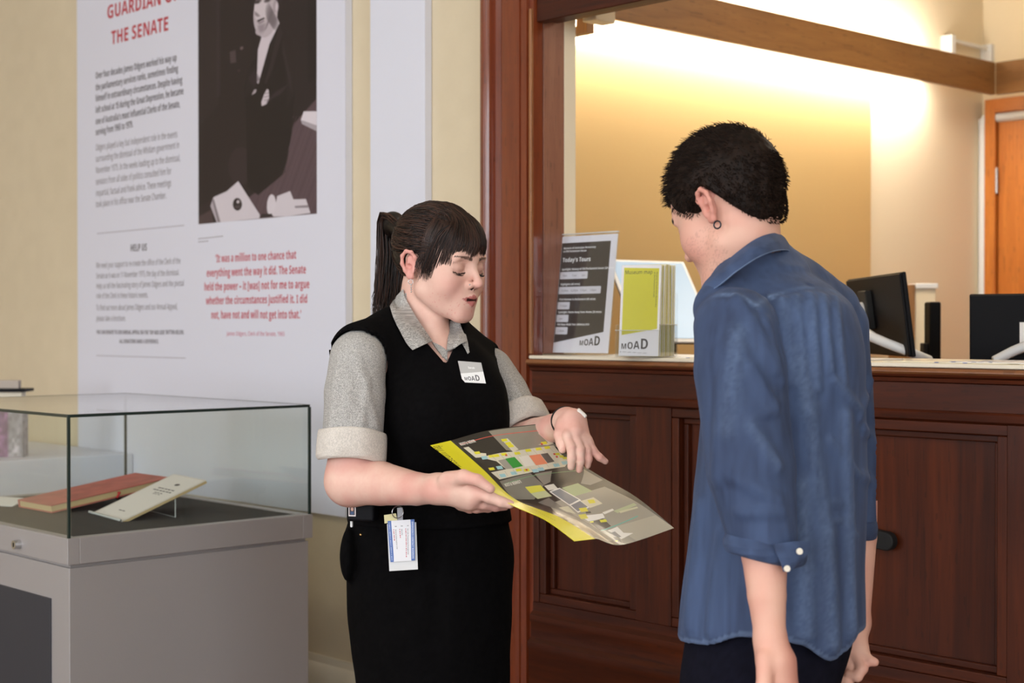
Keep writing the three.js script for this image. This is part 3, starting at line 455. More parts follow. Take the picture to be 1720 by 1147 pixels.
{
  const b = P(1072, 590, 3.56); const base = V(b.x, 1.3, b.z), turn = PHI - 0.5, wb = toWorld(base);
  const W = 0.104, H = 0.212, N = 10, lean = -0.09;
  const t = thing('brochure_holder', 'clear acrylic brochure holder full of yellow museum maps', 'brochure holder', null, [wb.x, wb.y, wb.z], turn);
  const D = 0.1;
  part('front_lip', bx(-W / 2 - 0.004, 0.002, 0.004, W / 2 + 0.004, 0.062, 0.006, 0.0005), M.acrylic, t); part('back_plate', bx(-W / 2 - 0.004, 0.002, -D - 0.002, W / 2 + 0.004, 0.15, -D, 0.0005).rotateX(0), M.acrylic, t);
  for (const s of [-1, 1]) part('side_wall', bx(s * (W / 2 + 0.003) - 0.001, 0.002, -D, s * (W / 2 + 0.003) + 0.001, 0.075, 0.004, 0.0004), M.acrylic, t);
  part('base_plate', bx(-W / 2 - 0.005, 0, -D - 0.02, W / 2 + 0.005, 0.002, 0.008, 0.0005), M.acrylic, t); part('rim', bx(-W / 2 - 0.004, 0.062, 0.004, W / 2 + 0.004, 0.0635, 0.006, 0.0003), M.acrylicEdge, t); part('side_rim', bx(W / 2 + 0.002, 0.075, -D, W / 2 + 0.004, 0.0765, 0.004, 0.0003), M.acrylicEdge, t);
  const front = std({ map: broTex, roughness: 0.35 }), edge = [std({ color: hex('#e9e4c4'), roughness: 0.6 }), std({ color: hex('#c8c01c'), roughness: 0.6 }), std({ color: hex('#ded79a'), roughness: 0.6 })];
  for (let i = 0; i < N; i++) {
    const g = thing('museum_brochure', i ? 'yellow edged museum map brochure packed behind the front one in the holder' : 'front yellow museum map brochure with a bold black logo in the holder', 'brochure', i ? 'museum map brochures in the acrylic holder' : null);
    const loc = V(rr(-0.0015, 0.0015), 0.003, -0.002 - i * 0.0097).applyAxisAngle(V(0, 1, 0), turn).add(wb); g.position.copy(loc); g.rotation.order = 'YXZ'; g.rotation.set(lean * (1 - i * 0.09), turn + (i ? rr(-0.03, 0.03) : 0), i ? rr(-0.008, 0.012) : 0.0);
    const wI = W - 0.003, hI = H + (i ? rr(-0.002, 0.002) : 0);
    part('folded_sheets', bx(-wI / 2, 0, -0.003, wI / 2, hI, 0, 0.0008), edge[i % 3], g);
    const pl = new THREE.PlaneGeometry(wI - 0.0015, hI - 0.0015); pl.translate(0, hI / 2, 0.0006); part('cover', pl, front, g);
  }
}
// flyers lying along the counter edge
{
  const colors = ['#f1efe8', '#e7e4ea', '#f3ead2', '#dfe3ee'];
  [[1150, 0.21, 0], [1285, 0.21, 2], [1480, 0.30, 1], [1590, 0.2, 3], [1690, 0.21, 0]].forEach(([px, w, k], i) => {
    const x0 = XatZ(px, ZF), m = solo('counter_flyer', bx(0, 0, -0.2, w, 0.0012 + 0.0006 * k, 0, 0.0003, 0), std({ map: dataTex(64, 64, (u, v) => { const n = hash(Math.floor(u * 9), Math.floor(v * 22), 40 + i); const b = v > 0.2 && v < 0.8 && n > 0.6; return b ? [130, 140, 178] : i % 2 ? [232, 228, 226] : [238, 230, 206]; }, true, [5, 5]), roughness: 0.5 }), ['white flyer lying flat by the brochure holder', 'cream flyer lying flat behind the denim shoulder', 'wide printed flyer on the counter under the tilted monitor', 'pale blue flyer between the two monitor backs', 'white flyer in front of the stickered monitor'][i], 'flyer', 'flyers on the counter edge');
    m.position.set(x0, 1.3003, -ZF - 0.004 - 0.004 * (i % 2));
  });
}
// ---------------------------------------------------------------- display case at the left
{
  const D = 3.5, n = toWorld(P(113, 697, D)), yT = P(113, 697, D).y, yD = P(113, 905, D).y, yB = P(113, 950, D).y, L = n.z - ZatX(525, -n.x), W = 0.95;
  const t = thing('display_case', 'grey metal museum display case with a glass top', 'display case', null, [n.x, 0, n.z]);
  part('plinth', bx(-W + 0.008, 0, -L + 0.008, -0.008, yB - 0.008, -0.008, 0.002), M.grey, t);
  part('recessed_neck', bx(-W + 0.014, yB - 0.009, -L + 0.014, -0.014, yB + 0.002, -0.014, 0), M.grey, t);
  part('deck_frame', [bx(-W, yB, -0.03, 0, yD, 0, 0.0015), bx(-W, yB, -L, 0, yD, -L + 0.03, 0.0015), bx(-W, yB, -L + 0.03, -W + 0.03, yD, -0.03, 0.0015), bx(-0.03, yB, -L + 0.03, 0, yD, -0.03, 0.0015)], M.grey, t);
  part('felt_deck', bx(-W + 0.031, yB + 0.003, -L + 0.031, -0.031, yD - 0.002, -0.031, 0), M.felt, t);
  const px0 = ZatX; const pl = XatZ(80, -n.z) - n.x; part('access_panel', bx(-W + 0.06, 0.05, -0.009, pl, HatZ(78, 1005, -n.z), -0.004, 0.001), M.darkPanel, t, 'dark access panel');
  const lx = XatZ(32, -n.z) - n.x, ly = HatZ(32, 914, -n.z), lk = new THREE.CylinderGeometry(0.0105, 0.0115, 0.016, 24); lk.rotateX(Math.PI / 2); lk.translate(lx, ly, 0.008);
  const lock = part('lock', lk, M.chrome, t, 'round chrome lock'); part('keyhole', bx(lx - 0.0015, ly - 0.005, 0.0155, lx + 0.0015, ly + 0.005, 0.0168, 0), M.black, lock);
  const g = 0.006, i = 0.006, y0 = yD - 0.004;                        // glass panes set just inside the frame
  part('pane', bx(-W + i, y0, -i - g, -i, yT - g, -i, 0), M.glass, t); part('pane', bx(-W + i, y0, -L + i, -i, yT - g, -L + i + g, 0), M.glass, t); part('pane', bx(-i - g, y0, -L + i + g, -i, yT - g, -i - g, 0), M.glass, t); part('pane', bx(-W + i, y0, -L + i + g, -W + i + g, yT - g, -i - g, 0), M.glass, t); part('top_pane', bx(-W + i, yT - g, -L + i, -i, yT, -i, 0), M.glass, t);
  const e = 0.0032;
  for (const [x, z] of [[-i, -i], [-i, -L + i], [-W + i, -i], [-W + i, -L + i]]) part('glass_edge', bx(x - e, y0, z - e, x + e, yT - g, z + e, 0.0005), M.glassEdge, t);
  for (const z of [-i, -L + i]) part('glass_edge', bx(-W + i, yT - g - 0.0005, z - e * 0.6, -i, yT + 0.0005, z + e * 0.6, 0.0005), M.glassEdge, t);
  for (const x of [-i, -W + i]) part('glass_edge', bx(x - e * 0.6, yT - g - 0.0005, -L + i, x + e * 0.6, yT + 0.0005, -i, 0.0005), M.glassEdge, t);

  // documents lying in the case: lower edge on the felt, upper edge raised
  const deck = yD - 0.0015;
  function leaning(name, label, cat, a, b, c, th, lift = 0) {           // a, b: ends of the lower edge (photo), c: upper corner over a
    const A = PY(...a, deck + lift), B = PY(...b, deck + lift), E = B.clone().sub(A), r = ray(...c), dir = V(r[0], r[1], -1), d = (A.clone().sub(V(0, CAMY, 0))).dot(E) / dir.dot(E);
    const C = P(...c, d), U = C.clone().sub(A), w = E.length(), l = U.length(), X = E.normalize(), Y = U.normalize(), Z = X.clone().cross(Y);
    const o = viewThing(name, label, cat, V(A.x, deck, A.z)); return { o, w, l, m: new THREE.Matrix4().makeBasis(X, Y, Z).setPosition(A), th, put: (n, g, m, lb) => part(n, o.inv(g.applyMatrix4(new THREE.Matrix4().makeBasis(X, Y, Z).setPosition(A))), m, o, lb) };
  }
  const bookTex = canvasTex(256, 512, (c, W2, H2) => { c.fillStyle = '#e6dfd8'; c.fillRect(0, 0, W2, H2); c.strokeStyle = '#c9bcae'; c.lineWidth = 4; c.strokeRect(5, 5, W2 - 10, H2 - 10); c.fillStyle = '#45413f'; c.beginPath(); c.ellipse(150, 96, 16, 12, 0, 0, 7); c.fill(); for (const [y, w, h, n] of [[150, 130, 9, 5], [174, 150, 9, 6], [200, 70, 6, 3], [214, 60, 5, 3], [420, 56, 7, 2]]) for (let k = 0; k < n; k++) c.fillRect(140 - w / 2 + k * w / n, y, w / n - 5 - (k % 2) * 3, h); });
  const w = leaning('white_booklet', 'white printed booklet propped on a clear stand in the display case', 'booklet', [154, 862], [204, 876], [292, 796], 0.008);
  w.put('block', bx(0, 0, -0.008, w.w, w.l, -0.001, 0.001), M.pages, ''); const wp = new THREE.PlaneGeometry(w.w, w.l); wp.translate(w.w / 2, w.l / 2, 0.0003); w.put('cover', bx(0, 0, -0.001, w.w, w.l, 0, 0.0004), M.paper); w.put('printed_cover', wp, std({ map: bookTex, roughness: 0.7 }));
  const s = viewThing('booklet_stand', 'clear acrylic stand under the white booklet', 'stand', V(...PY(300, 862, deck).toArray())); const up = P(314, 826, -PY(300, 862, deck).z);
  { const A = V(w.w * 0.12, w.l * 0.62, -0.0095).applyMatrix4(w.m), B = V(w.w * 0.98, w.l * 0.62, -0.0095).applyMatrix4(w.m), Ad = A.clone().setY(deck), Bd = B.clone().setY(deck); part('upright', s.inv(sheet(splineGrid([[A, B], [Ad, Bd]], 1, 1), 0.003)), M.acrylic, s); for (const [u, v] of [[A, Ad], [B, Bd], [Ad, Bd]]) part('edge', s.inv(tube([u, v], 0.0016, 0.0016, 6)), M.acrylicEdge, s); const C = V(-0.004, -0.004, 0.002).applyMatrix4(w.m), Dd = V(w.w + 0.004, -0.004, 0.002).applyMatrix4(w.m); part('ledge', s.inv(tube([C.setY(deck + 0.004), Dd.setY(deck + 0.004)], 0.0035, 0.0035, 8)), M.acrylicEdge, s); }
  const redTex = dataTex(128, 128, (u, v) => { const n = pn(u * 8, v * 20, 8, 20, 90), m = pn(u * 40, v * 40, 40, 40, 91); const f = clamp((v - 0.1) * 1.2, 0, 1), k = 0.75 + 0.2 * n + 0.12 * m; return [lerp(212, 186, n) * k * 1.05, lerp(132, 102, n) * k, lerp(114, 92, n) * k]; });
  const r = leaning('red_book', 'worn red leather book lying on a slope in the display case', 'book', [32, 852], [87, 862], [230, 806], 0.022, 0.002);
  r.put('page_block', bx(0.004, 0.002, 0.003, r.w - 0.003, r.l - 0.003, 0.018, 0.001), M.pages); const cov = std({ map: redTex, roughness: 0.7 });
  r.put('front_cover', faceUV(bx(0, 0, 0.018, r.w, r.l, 0.021, 0.001)), cov); r.put('back_cover', faceUV(bx(0, 0, 0, r.w, r.l, 0.003, 0.001)), cov); r.put('spine', faceUV(bx(-0.003, 0, 0, 0.001, r.l, 0.021, 0.001)), cov);
  r.put('ribbon', tube([V(r.w - 0.004, r.l * 0.55, 0.012), V(r.w + 0.012, r.l * 0.54, 0.014), V(r.w + 0.02, r.l * 0.5, 0.004)], 0.003, 0.003, 6), std({ color: hex('#c81f28'), roughness: 0.6 }), 'red ribbon marker');
  { const A = V(r.w * 0.5, r.l * 0.75, -0.001).applyMatrix4(r.m), hgt = A.y - deck; const wd = viewThing('book_wedge', 'dark wedge holding up the red book', 'wedge', V(A.x, deck, A.z)); part('wedge_block', wd.inv(tube([V(r.w * 0.15, r.l * 0.8, -0.001).applyMatrix4(r.m).setY(deck + hgt * 0.45), V(r.w * 0.85, r.l * 0.8, -0.001).applyMatrix4(r.m).setY(deck + hgt * 0.45)], hgt * 0.45, hgt * 0.45, 16)), M.felt, wd); }
  const lf = leaning('open_leaflet', 'pale loose document lying flat at the edge of the display case', 'document', [-40, 846], [20, 850], [-10, 833], 0.002, 0.003); lf.put('sheet_of_paper', bx(0, 0, -0.002, lf.w, lf.l, 0, 0.0005), M.paper);
}
// white plinth with a printed block at the far left wall
{
  const d = 5.15, a = toWorld(P(110, 766, d)), y = P(60, 768, d).y;
  solo('white_plinth', bx(a.x - 0.75, 0, a.z - 0.25, a.x, y, a.z + 0.25, 0.003), M.white, 'plain white plinth by the wall behind the display case', 'plinth');
  const b = P(20, 768, 5.15), t = viewThing('printed_stand', 'small grey and purple printed block with a dark lid on the white plinth', 'display block', V(b.x, y, b.z));
  const X = (px) => P(px, 700, 5.15).x - b.x, Y = (py) => P(20, py, 5.15).y - y;
  const tex = dataTex(128, 128, (u, v) => { const n = pn(u * 6, v * 4, 6, 4, 77), m = pn(u * 20, v * 14, 20, 14, 78); const p = u < 0.35 ? 1 : 0, k = 0.55 + 0.5 * n * m * 1.6; return p ? [120 * k + 50, 80 * k + 40, 110 * k + 50] : [130 * k + 60, 120 * k + 60, 126 * k + 60]; }, true, [6, 6]);
  part('body', bx(X(-30), 0, -0.06, X(38), Y(690), 0.0, 0.002), std({ map: tex, roughness: 0.6 }), t); part('lid', bx(X(-34), Y(658), -0.08, X(45), Y(653), 0.02, 0.002), M.black, t); part('neck', bx(X(-30), Y(690), -0.05, X(36), Y(658), -0.004, 0.002), M.paint, t); part('header', bx(X(-30), Y(653), -0.05, X(28), Y(639), -0.02, 0.002), std({ color: hex('#b9aca0'), roughness: 0.7 }), t);
}
// ---------------------------------------------------------------- modelling with distance fields (surface nets)
const capf = (a, b, ra, rb = ra) => { const ax = a.x, ay = a.y, az = a.z, bx_ = b.x - ax, by = b.y - ay, bz = b.z - az, L = bx_ * bx_ + by * by + bz * bz + 1e-12; return (x, y, z) => { const px = x - ax, py = y - ay, pz = z - az; let t = (px * bx_ + py * by + pz * bz) / L; t = t < 0 ? 0 : t > 1 ? 1 : t; const dx = px - bx_ * t, dy = py - by * t, dz = pz - bz * t; return Math.sqrt(dx * dx + dy * dy + dz * dz) - (ra + (rb - ra) * t); }; };
const ellf = (cx, cy, cz, rx, ry, rz) => (x, y, z) => { const a = (x - cx) / rx, b = (y - cy) / ry, c = (z - cz) / rz, k0 = Math.sqrt(a * a + b * b + c * c), p = a / rx, q = b / ry, r = c / rz, k1 = Math.sqrt(p * p + q * q + r * r); return k1 < 1e-9 ? -Math.min(rx, ry, rz) : k0 * (k0 - 1) / k1; };
const smin = (a, b, k) => { const h = k - Math.abs(a - b); return (a < b ? a : b) - (h > 0 ? h * h / (4 * k) : 0); };
const smax = (a, b, k) => -smin(-a, -b, k);
const uni = (k, ...fs) => (x, y, z) => { let d = fs[0](x, y, z); for (let i = 1; i < fs.length; i++) d = smin(d, fs[i](x, y, z), k); return d; };
const chain = (k, pts) => uni(k, ...pts.slice(1).map((q, i) => capf(pts[i][0], q[0], pts[i][1], q[1])));
// a stack of ellipses: rows [y, xc, zc, rx, rz], highest first
function stackf(rows) {
  const n = rows.length, top = rows[0][0], bot = rows[n - 1][0];
  return (x, y, z) => {
    const yy = y > top ? top : y < bot ? bot : y; let i = 0; while (i < n - 2 && yy < rows[i + 1][0]) i++;
    const a = rows[i], b = rows[i + 1], t = (a[0] - yy) / (a[0] - b[0]), pr = rows[Math.max(i - 1, 0)], nx = rows[Math.min(i + 2, n - 1)];
    const f = (k) => cr(pr[k], a[k], b[k], nx[k], t), dx = x - f(1), dz = z - f(2), rx = f(3), rz = f(4), p = dx / rx, q = dz / rz, k0 = Math.sqrt(p * p + q * q), u = p / rx, v = q / rz, k1 = Math.sqrt(u * u + v * v);
    const d = k1 < 1e-9 ? -Math.min(rx, rz) : k0 * (k0 - 1) / k1, dy = y > top ? y - top : y < bot ? bot - y : 0; return dy > 0 ? Math.hypot(Math.max(d, 0), dy) : d;
  };
}
function nets(f, lo, hi, h, color, slack = 1.3) {
  const nx = Math.ceil((hi[0] - lo[0]) / h) + 1, ny = Math.ceil((hi[1] - lo[1]) / h) + 1, nz = Math.ceil((hi[2] - lo[2]) / h) + 1, S = new Float32Array(nx * ny * nz), B = 6, sx = 1, sy = nx, sz = nx * ny, r = h * B * 0.5 * 1.733 * slack;
  const live = [];
  for (let K = 0; K < nz; K += B) for (let J = 0; J < ny; J += B) for (let I = 0; I < nx; I += B) {
    const d = f(lo[0] + (I + (B - 1) / 2) * h, lo[1] + (J + (B - 1) / 2) * h, lo[2] + (K + (B - 1) / 2) * h), far = Math.abs(d) > r;
    for (let k = K; k < Math.min(K + B, nz); k++) for (let j = J; j < Math.min(J + B, ny); j++) for (let i = I; i < Math.min(I + B, nx); i++) S[i + j * sy + k * sz] = far ? d : f(lo[0] + i * h, lo[1] + j * h, lo[2] + k * h);
    live.push(far ? 0 : 1);
  }
  const id = new Int32Array(nx * ny * nz).fill(-1), pos = [], idx = [];
  for (let k = 0; k < nz - 1; k++) for (let j = 0; j < ny - 1; j++) for (let i = 0; i < nx - 1; i++) {
    const o = i + j * sy + k * sz; let m = 0; const s0_ = S[o] < 0;
    for (let q = 1; q < 8; q++) if ((S[o + (q & 1) + ((q >> 1) & 1) * sy + (q >> 2) * sz] < 0) !== s0_) { m = 1; break; }
    if (!m) continue;
    let cx = 0, cy = 0, cz = 0, c = 0;
    for (let q = 0; q < 8; q++) for (const b of [1, 2, 4]) if (!(q & b)) { const p = q | b, A = S[o + (q & 1) + ((q >> 1) & 1) * sy + (q >> 2) * sz], Bv = S[o + (p & 1) + ((p >> 1) & 1) * sy + (p >> 2) * sz]; if ((A < 0) !== (Bv < 0)) { const t = A / (A - Bv); cx += (q & 1) + (b === 1 ? t : 0); cy += ((q >> 1) & 1) + (b === 2 ? t : 0); cz += (q >> 2) + (b === 4 ? t : 0); c++; } }
    id[o] = pos.length / 3; pos.push(lo[0] + (i + cx / c) * h, lo[1] + (j + cy / c) * h, lo[2] + (k + cz / c) * h);
  }
  const quad = (a, b, c, d, flip) => { if (a < 0 || b < 0 || c < 0 || d < 0) return; flip ? idx.push(a, c, b, a, d, c) : idx.push(a, b, c, a, c, d); };
  for (let k = 1; k < nz - 1; k++) for (let j = 1; j < ny - 1; j++) for (let i = 1; i < nx - 1; i++) {
    const o = i + j * sy + k * sz, s = S[o] < 0;
    if (s !== S[o + 1] < 0) quad(id[o - sy - sz], id[o - sz], id[o], id[o - sy], !s);
    if (s !== S[o + sy] < 0) quad(id[o - 1 - sz], id[o - 1], id[o], id[o - sz], !s);
    if (s !== S[o + sz] < 0) quad(id[o - 1 - sy], id[o - sy], id[o], id[o - 1], !s);
  }
  const g = new THREE.BufferGeometry(); g.setAttribute('position', new THREE.Float32BufferAttribute(pos, 3)); g.setIndex(idx); g.computeVertexNormals();
  if (color) { const col = new Float32Array(pos.length), N = g.attributes.normal; for (let i = 0; i < pos.length / 3; i++) { const c = color(pos[i * 3], pos[i * 3 + 1], pos[i * 3 + 2], N.getX(i), N.getY(i), N.getZ(i)); col[i * 3] = c[0]; col[i * 3 + 1] = c[1]; col[i * 3 + 2] = c[2]; } g.setAttribute('color', new THREE.BufferAttribute(col, 3)); }
  return g;
}
const boxOf = (pts, pad) => { const a = [1e9, 1e9, 1e9], b = [-1e9, -1e9, -1e9]; for (const p of pts) ['x', 'y', 'z'].forEach((k, i) => { a[i] = Math.min(a[i], p[k] - pad); b[i] = Math.max(b[i], p[k] + pad); }); return [a, b]; };
// cloth coordinates around an upright axis, in metres
function wrapUV(g, cx, cz, R) { const p = g.attributes.position, uv = new Float32Array(p.count * 2); for (let i = 0; i < p.count; i++) { const a = Math.atan2(p.getX(i) - cx, p.getZ(i) - cz); uv[i * 2] = a * R; uv[i * 2 + 1] = p.getY(i); } g.setAttribute('uv', new THREE.BufferAttribute(uv, 2)); return g; }
const ridge = (a, b, w, amp) => { const c = capf(a, b, 0); return (x, y, z) => { const d = c(x, y, z); return d > w * 3 ? 0 : amp * Math.exp(-d * d / (w * w)); }; };
// a fold that follows a surface between two photo points
function foldOn(f, a, b, w, amp, d0, d1, n = 6) {
  const pts = []; for (let i = 0; i <= n; i++) { const x = lerp(a[0], b[0], i / n), y = lerp(a[1], b[1], i / n); pts.push(P(x, y, hit(f, x, y, d0, d1))); }
  const segs = pts.slice(1).map((q, i) => capf(pts[i], q, 0)), m = pts[n >> 1], R = Math.max(pts[0].distanceTo(m), pts[n].distanceTo(m)) + 3 * w;
  return (x, y, z) => { const dx = x - m.x, dy = y - m.y, dz = z - m.z; if (dx * dx + dy * dy + dz * dz > R * R) return 0; let d = 1; for (const s of segs) d = Math.min(d, s(x, y, z)); return d > 3 * w ? 0 : amp * Math.exp(-d * d / (w * w)); };
}
// first point of a surface along a direction of the photograph
function hit(f, px, py, d0, d1) { const r = ray(px, py); let d = d0; for (let i = 0; i < 90 && d < d1; i++) { const v = f(r[0] * d, CAMY + r[1] * d, -d); if (v < 0.0006) break; d += Math.max(v * 0.7, 0.0008); } return d; }
// a sheet of cloth laid over a surface: rows of photo points, pushed off the surface by `off`
const laid = (f, rows, n, m, off, th, d0 = 2.2, d1 = 3.4) => {
  const rs = rows.map((r) => r.map(([x, y]) => V(x, y, 0))), g = splineGrid(rs, n, m), H = g.map((r) => r.map((q) => hit(f, q.x, q.y, d0, d1))); let D = H.map((r) => [...r]);
  for (let k = 0; k < 14; k++) D = D.map((r, i) => r.map((v, j) => { let s = 0, c = 0; for (const [a, b] of [[1, 0], [-1, 0], [0, 1], [0, -1]]) { const w = D[i + a]?.[j + b]; if (w !== undefined) { s += w; c++; } } return Math.min(lerp(v, s / c, 0.7), H[i][j] + 0.002); }));
  return sheet(g.map((r, i) => r.map((q, j) => P(q.x, q.y, D[i][j] - (typeof off === 'function' ? off(i / n, j / m) : off)))), th);
};
const paint = (g, c) => { const n = g.attributes.position.count, a = new Float32Array(n * 3); for (let i = 0; i < n; i++) { a[i * 3] = c[0]; a[i * 3 + 1] = c[1]; a[i * 3 + 2] = c[2]; } g.setAttribute('color', new THREE.BufferAttribute(a, 3)); return g; };
const lin = (h) => { const c = new THREE.Color(h); return [c.r, c.g, c.b]; };
const mixc = (a, b, t) => [lerp(a[0], b[0], t), lerp(a[1], b[1], t), lerp(a[2], b[2], t)];

// ---------------------------------------------------------------- a head in its own frame: x to the person's left, y up, z forward; metres before scaling
function headField(o) {
  const fs = [], E = ellf, S = (x, y, z, r) => capf(V(x, y, z), V(x, y, z + 1e-4), r);
  const cran = E(0, 0.038, -0.014, 0.074, 0.086, 0.093), fore = E(0, 0.045, 0.038, 0.06, 0.048, 0.05), face = E(0, -0.022, 0.034, 0.06, 0.076, 0.056);
  const jawY = o.jawY ?? -0.048, chin = o.chin ?? -0.088, cz = o.chinZ ?? 0.074;
  const jl = capf(V(0.047, jawY, 0.006), V(0.012, chin, cz), 0.019, 0.016), jr = capf(V(-0.047, jawY, 0.006), V(-0.012, chin, cz), 0.019, 0.016), ch = E(0, chin - 0.001, cz + 0.003, 0.021, 0.016, 0.016);
  const under = E(0, chin + 0.022, 0.045, 0.036, 0.02, 0.04);
  const cl = E(0.04, -0.024, 0.055, 0.024, 0.032, 0.029), crr = E(-0.04, -0.024, 0.055, 0.024, 0.032, 0.029);
  const brow = capf(V(-0.036, 0.027, 0.077), V(0.036, 0.027, 0.077), 0.010), browm = S(0, 0.026, 0.081, 0.011);
  const nose = capf(V(0, 0.016, 0.086), V(0, -0.017, 0.108), 0.0062, 0.0078), tip = E(0, -0.021, 0.109, 0.0088, 0.0082, 0.0100), al = E(0.0115, -0.0255, 0.095, 0.007, 0.0075, 0.010), ar = E(-0.0115, -0.0255, 0.095, 0.007, 0.0075, 0.010), sept = capf(V(0, -0.026, 0.103), V(0, -0.033, 0.093), 0.004);
  const muz = E(0, -0.052, 0.077, 0.027, 0.024, 0.020);
  const my = o.mouthY ?? -0.054, gap = o.gap ?? 0.0022;
  const ul = capf(V(0.02, my + 0.0005, 0.0865), V(0.004, my + 0.0055, 0.0975), 0.003, 0.0044), ur = capf(V(-0.02, my + 0.0005, 0.0865), V(-0.004, my + 0.0055, 0.0975), 0.003, 0.0044), um = capf(V(-0.004, my + 0.0045, 0.0977), V(0.004, my + 0.0045, 0.0977), 0.0042);
  const ll = capf(V(0.018, my - 0.003, 0.0865), V(0, my - 0.009, 0.0955), 0.003, 0.0056), lr = capf(V(-0.018, my - 0.003, 0.0865), V(0, my - 0.009, 0.0955), 0.003, 0.0056);
  const mouth = capf(V(-0.013, my - 0.001, 0.098), V(0.013, my - 0.001, 0.098), gap), crease = capf(V(-0.021, my - 0.0005, 0.09), V(0.021, my - 0.0005, 0.09), 0.0012);
  const nl = S(0.0055, -0.032, 0.0985, 0.0032), nr = S(-0.0055, -0.032, 0.0985, 0.0032);
  const sl = E(0.031, 0.009, 0.093, 0.018, 0.013, 0.014), sr = E(-0.031, 0.009, 0.093, 0.018, 0.013, 0.014);
  const bl = E(0.031, 0.0085, 0.0725, 0.0158, 0.0128, 0.0136), br = E(-0.031, 0.0085, 0.0725, 0.0158, 0.0128, 0.0136);
  const ear = (s) => { const ax = s * 0.0715, out = s * 0.017; const rim = [[0.000, 0.0, 0.004], [0.006, 0.016, 0.006], [0.011, 0.026, -0.002], [0.015, 0.027, -0.013], [0.0165, 0.016, -0.021], [0.0145, 0.0, -0.0205], [0.010, -0.013, -0.014], [0.0055, -0.024, -0.0065], [0.001, -0.024, 0.001]].map(([a, b, c]) => V(ax + s * a, b, c - 0.006)); const parts = rim.slice(1).map((p, i) => capf(rim[i], p, 0.0036)); parts.push(E(ax + s * 0.004, 0.0, -0.013, 0.0045, 0.022, 0.014)); parts.push(E(ax + s * 0.004, -0.022, -0.009, 0.0045, 0.008, 0.008)); parts.push(capf(V(ax + s * 0.008, -0.006, -0.012), V(ax + s * 0.007, 0.014, -0.016), 0.003)); parts.push(capf(V(ax + s * 0.002, -0.004, 0.0), V(ax + s * 0.004, -0.012, -0.002), 0.004)); return uni(0.004, ...parts); };
  const el = ear(1), er = ear(-1), concha = [S(0.0795, -0.004, -0.012, 0.0055), S(-0.0795, -0.004, -0.012, 0.0055)];
  return (x, y, z) => {
    let d = smin(cran(x, y, z), fore(x, y, z), 0.03); d = smin(d, face(x, y, z), 0.03); d = smin(d, smin(jl(x, y, z), jr(x, y, z), 0.012), 0.026); d = smin(d, ch(x, y, z), 0.012); d = smin(d, under(x, y, z), 0.02);
    d = smin(d, cl(x, y, z), 0.022); d = smin(d, crr(x, y, z), 0.022); d = smin(d, brow(x, y, z), 0.016); d = smin(d, browm(x, y, z), 0.012); d = smin(d, muz(x, y, z), 0.02);
    d = smax(d, -sl(x, y, z), 0.014); d = smax(d, -sr(x, y, z), 0.014);
    d = smin(d, bl(x, y, z), 0.0035); d = smin(d, br(x, y, z), 0.0035);
    d = smin(d, nose(x, y, z), 0.011); d = smin(d, smin(tip(x, y, z), sept(x, y, z), 0.006), 0.006); d = smin(d, al(x, y, z), 0.005); d = smin(d, ar(x, y, z), 0.005);
    d = smin(d, ul(x, y, z), 0.0045); d = smin(d, ur(x, y, z), 0.0045); d = smin(d, um(x, y, z), 0.004); d = smin(d, ll(x, y, z), 0.005); d = smin(d, lr(x, y, z), 0.005);
    d = smax(d, -mouth(x, y, z), 0.0015); d = smax(d, -crease(x, y, z), 0.002); d = smax(d, -nl(x, y, z), 0.002); d = smax(d, -nr(x, y, z), 0.002);
    let e = el(x, y, z), f = er(x, y, z); e = smax(e, -concha[0](x, y, z), 0.003); f = smax(f, -concha[1](x, y, z), 0.003);
    return smin(d, Math.min(e, f), 0.006);
  };
}
// a frame: origin and facing in the viewer's level frame, returns to-local and to-view
function frame(o, yaw, pitch, roll, sc) {
  const q = new THREE.Quaternion().setFromEuler(new THREE.Euler(pitch, yaw, roll, 'YXZ')), m = new THREE.Matrix4().compose(o, q, V(sc, sc, sc)), inv = m.clone().invert(), e = inv.elements;
  return { m, sc, loc: (x, y, z) => [e[0] * x + e[4] * y + e[8] * z + e[12], e[1] * x + e[5] * y + e[9] * z + e[13], e[2] * x + e[6] * y + e[10] * z + e[14]], out: (x, y, z) => V(x, y, z).applyMatrix4(m), field: (f) => (x, y, z) => f(e[0] * x + e[4] * y + e[8] * z + e[12], e[1] * x + e[5] * y + e[9] * z + e[13], e[2] * x + e[6] * y + e[10] * z + e[14]) * sc };
}
const skinMat = std({ color: 0xffffff, vertexColors: true, roughness: 0.52, specularIntensity: 0.6, sheen: 0.15, sheenColor: rgb(1, 0.7, 0.6), sheenRoughness: 0.5 });
const hairMat = std({ color: 0xffffff, vertexColors: true, roughness: 0.42, specularIntensity: 0.6 });
const clothMat = (o) => std({ vertexColors: true, color: 0xffffff, roughness: 0.9, ...o });

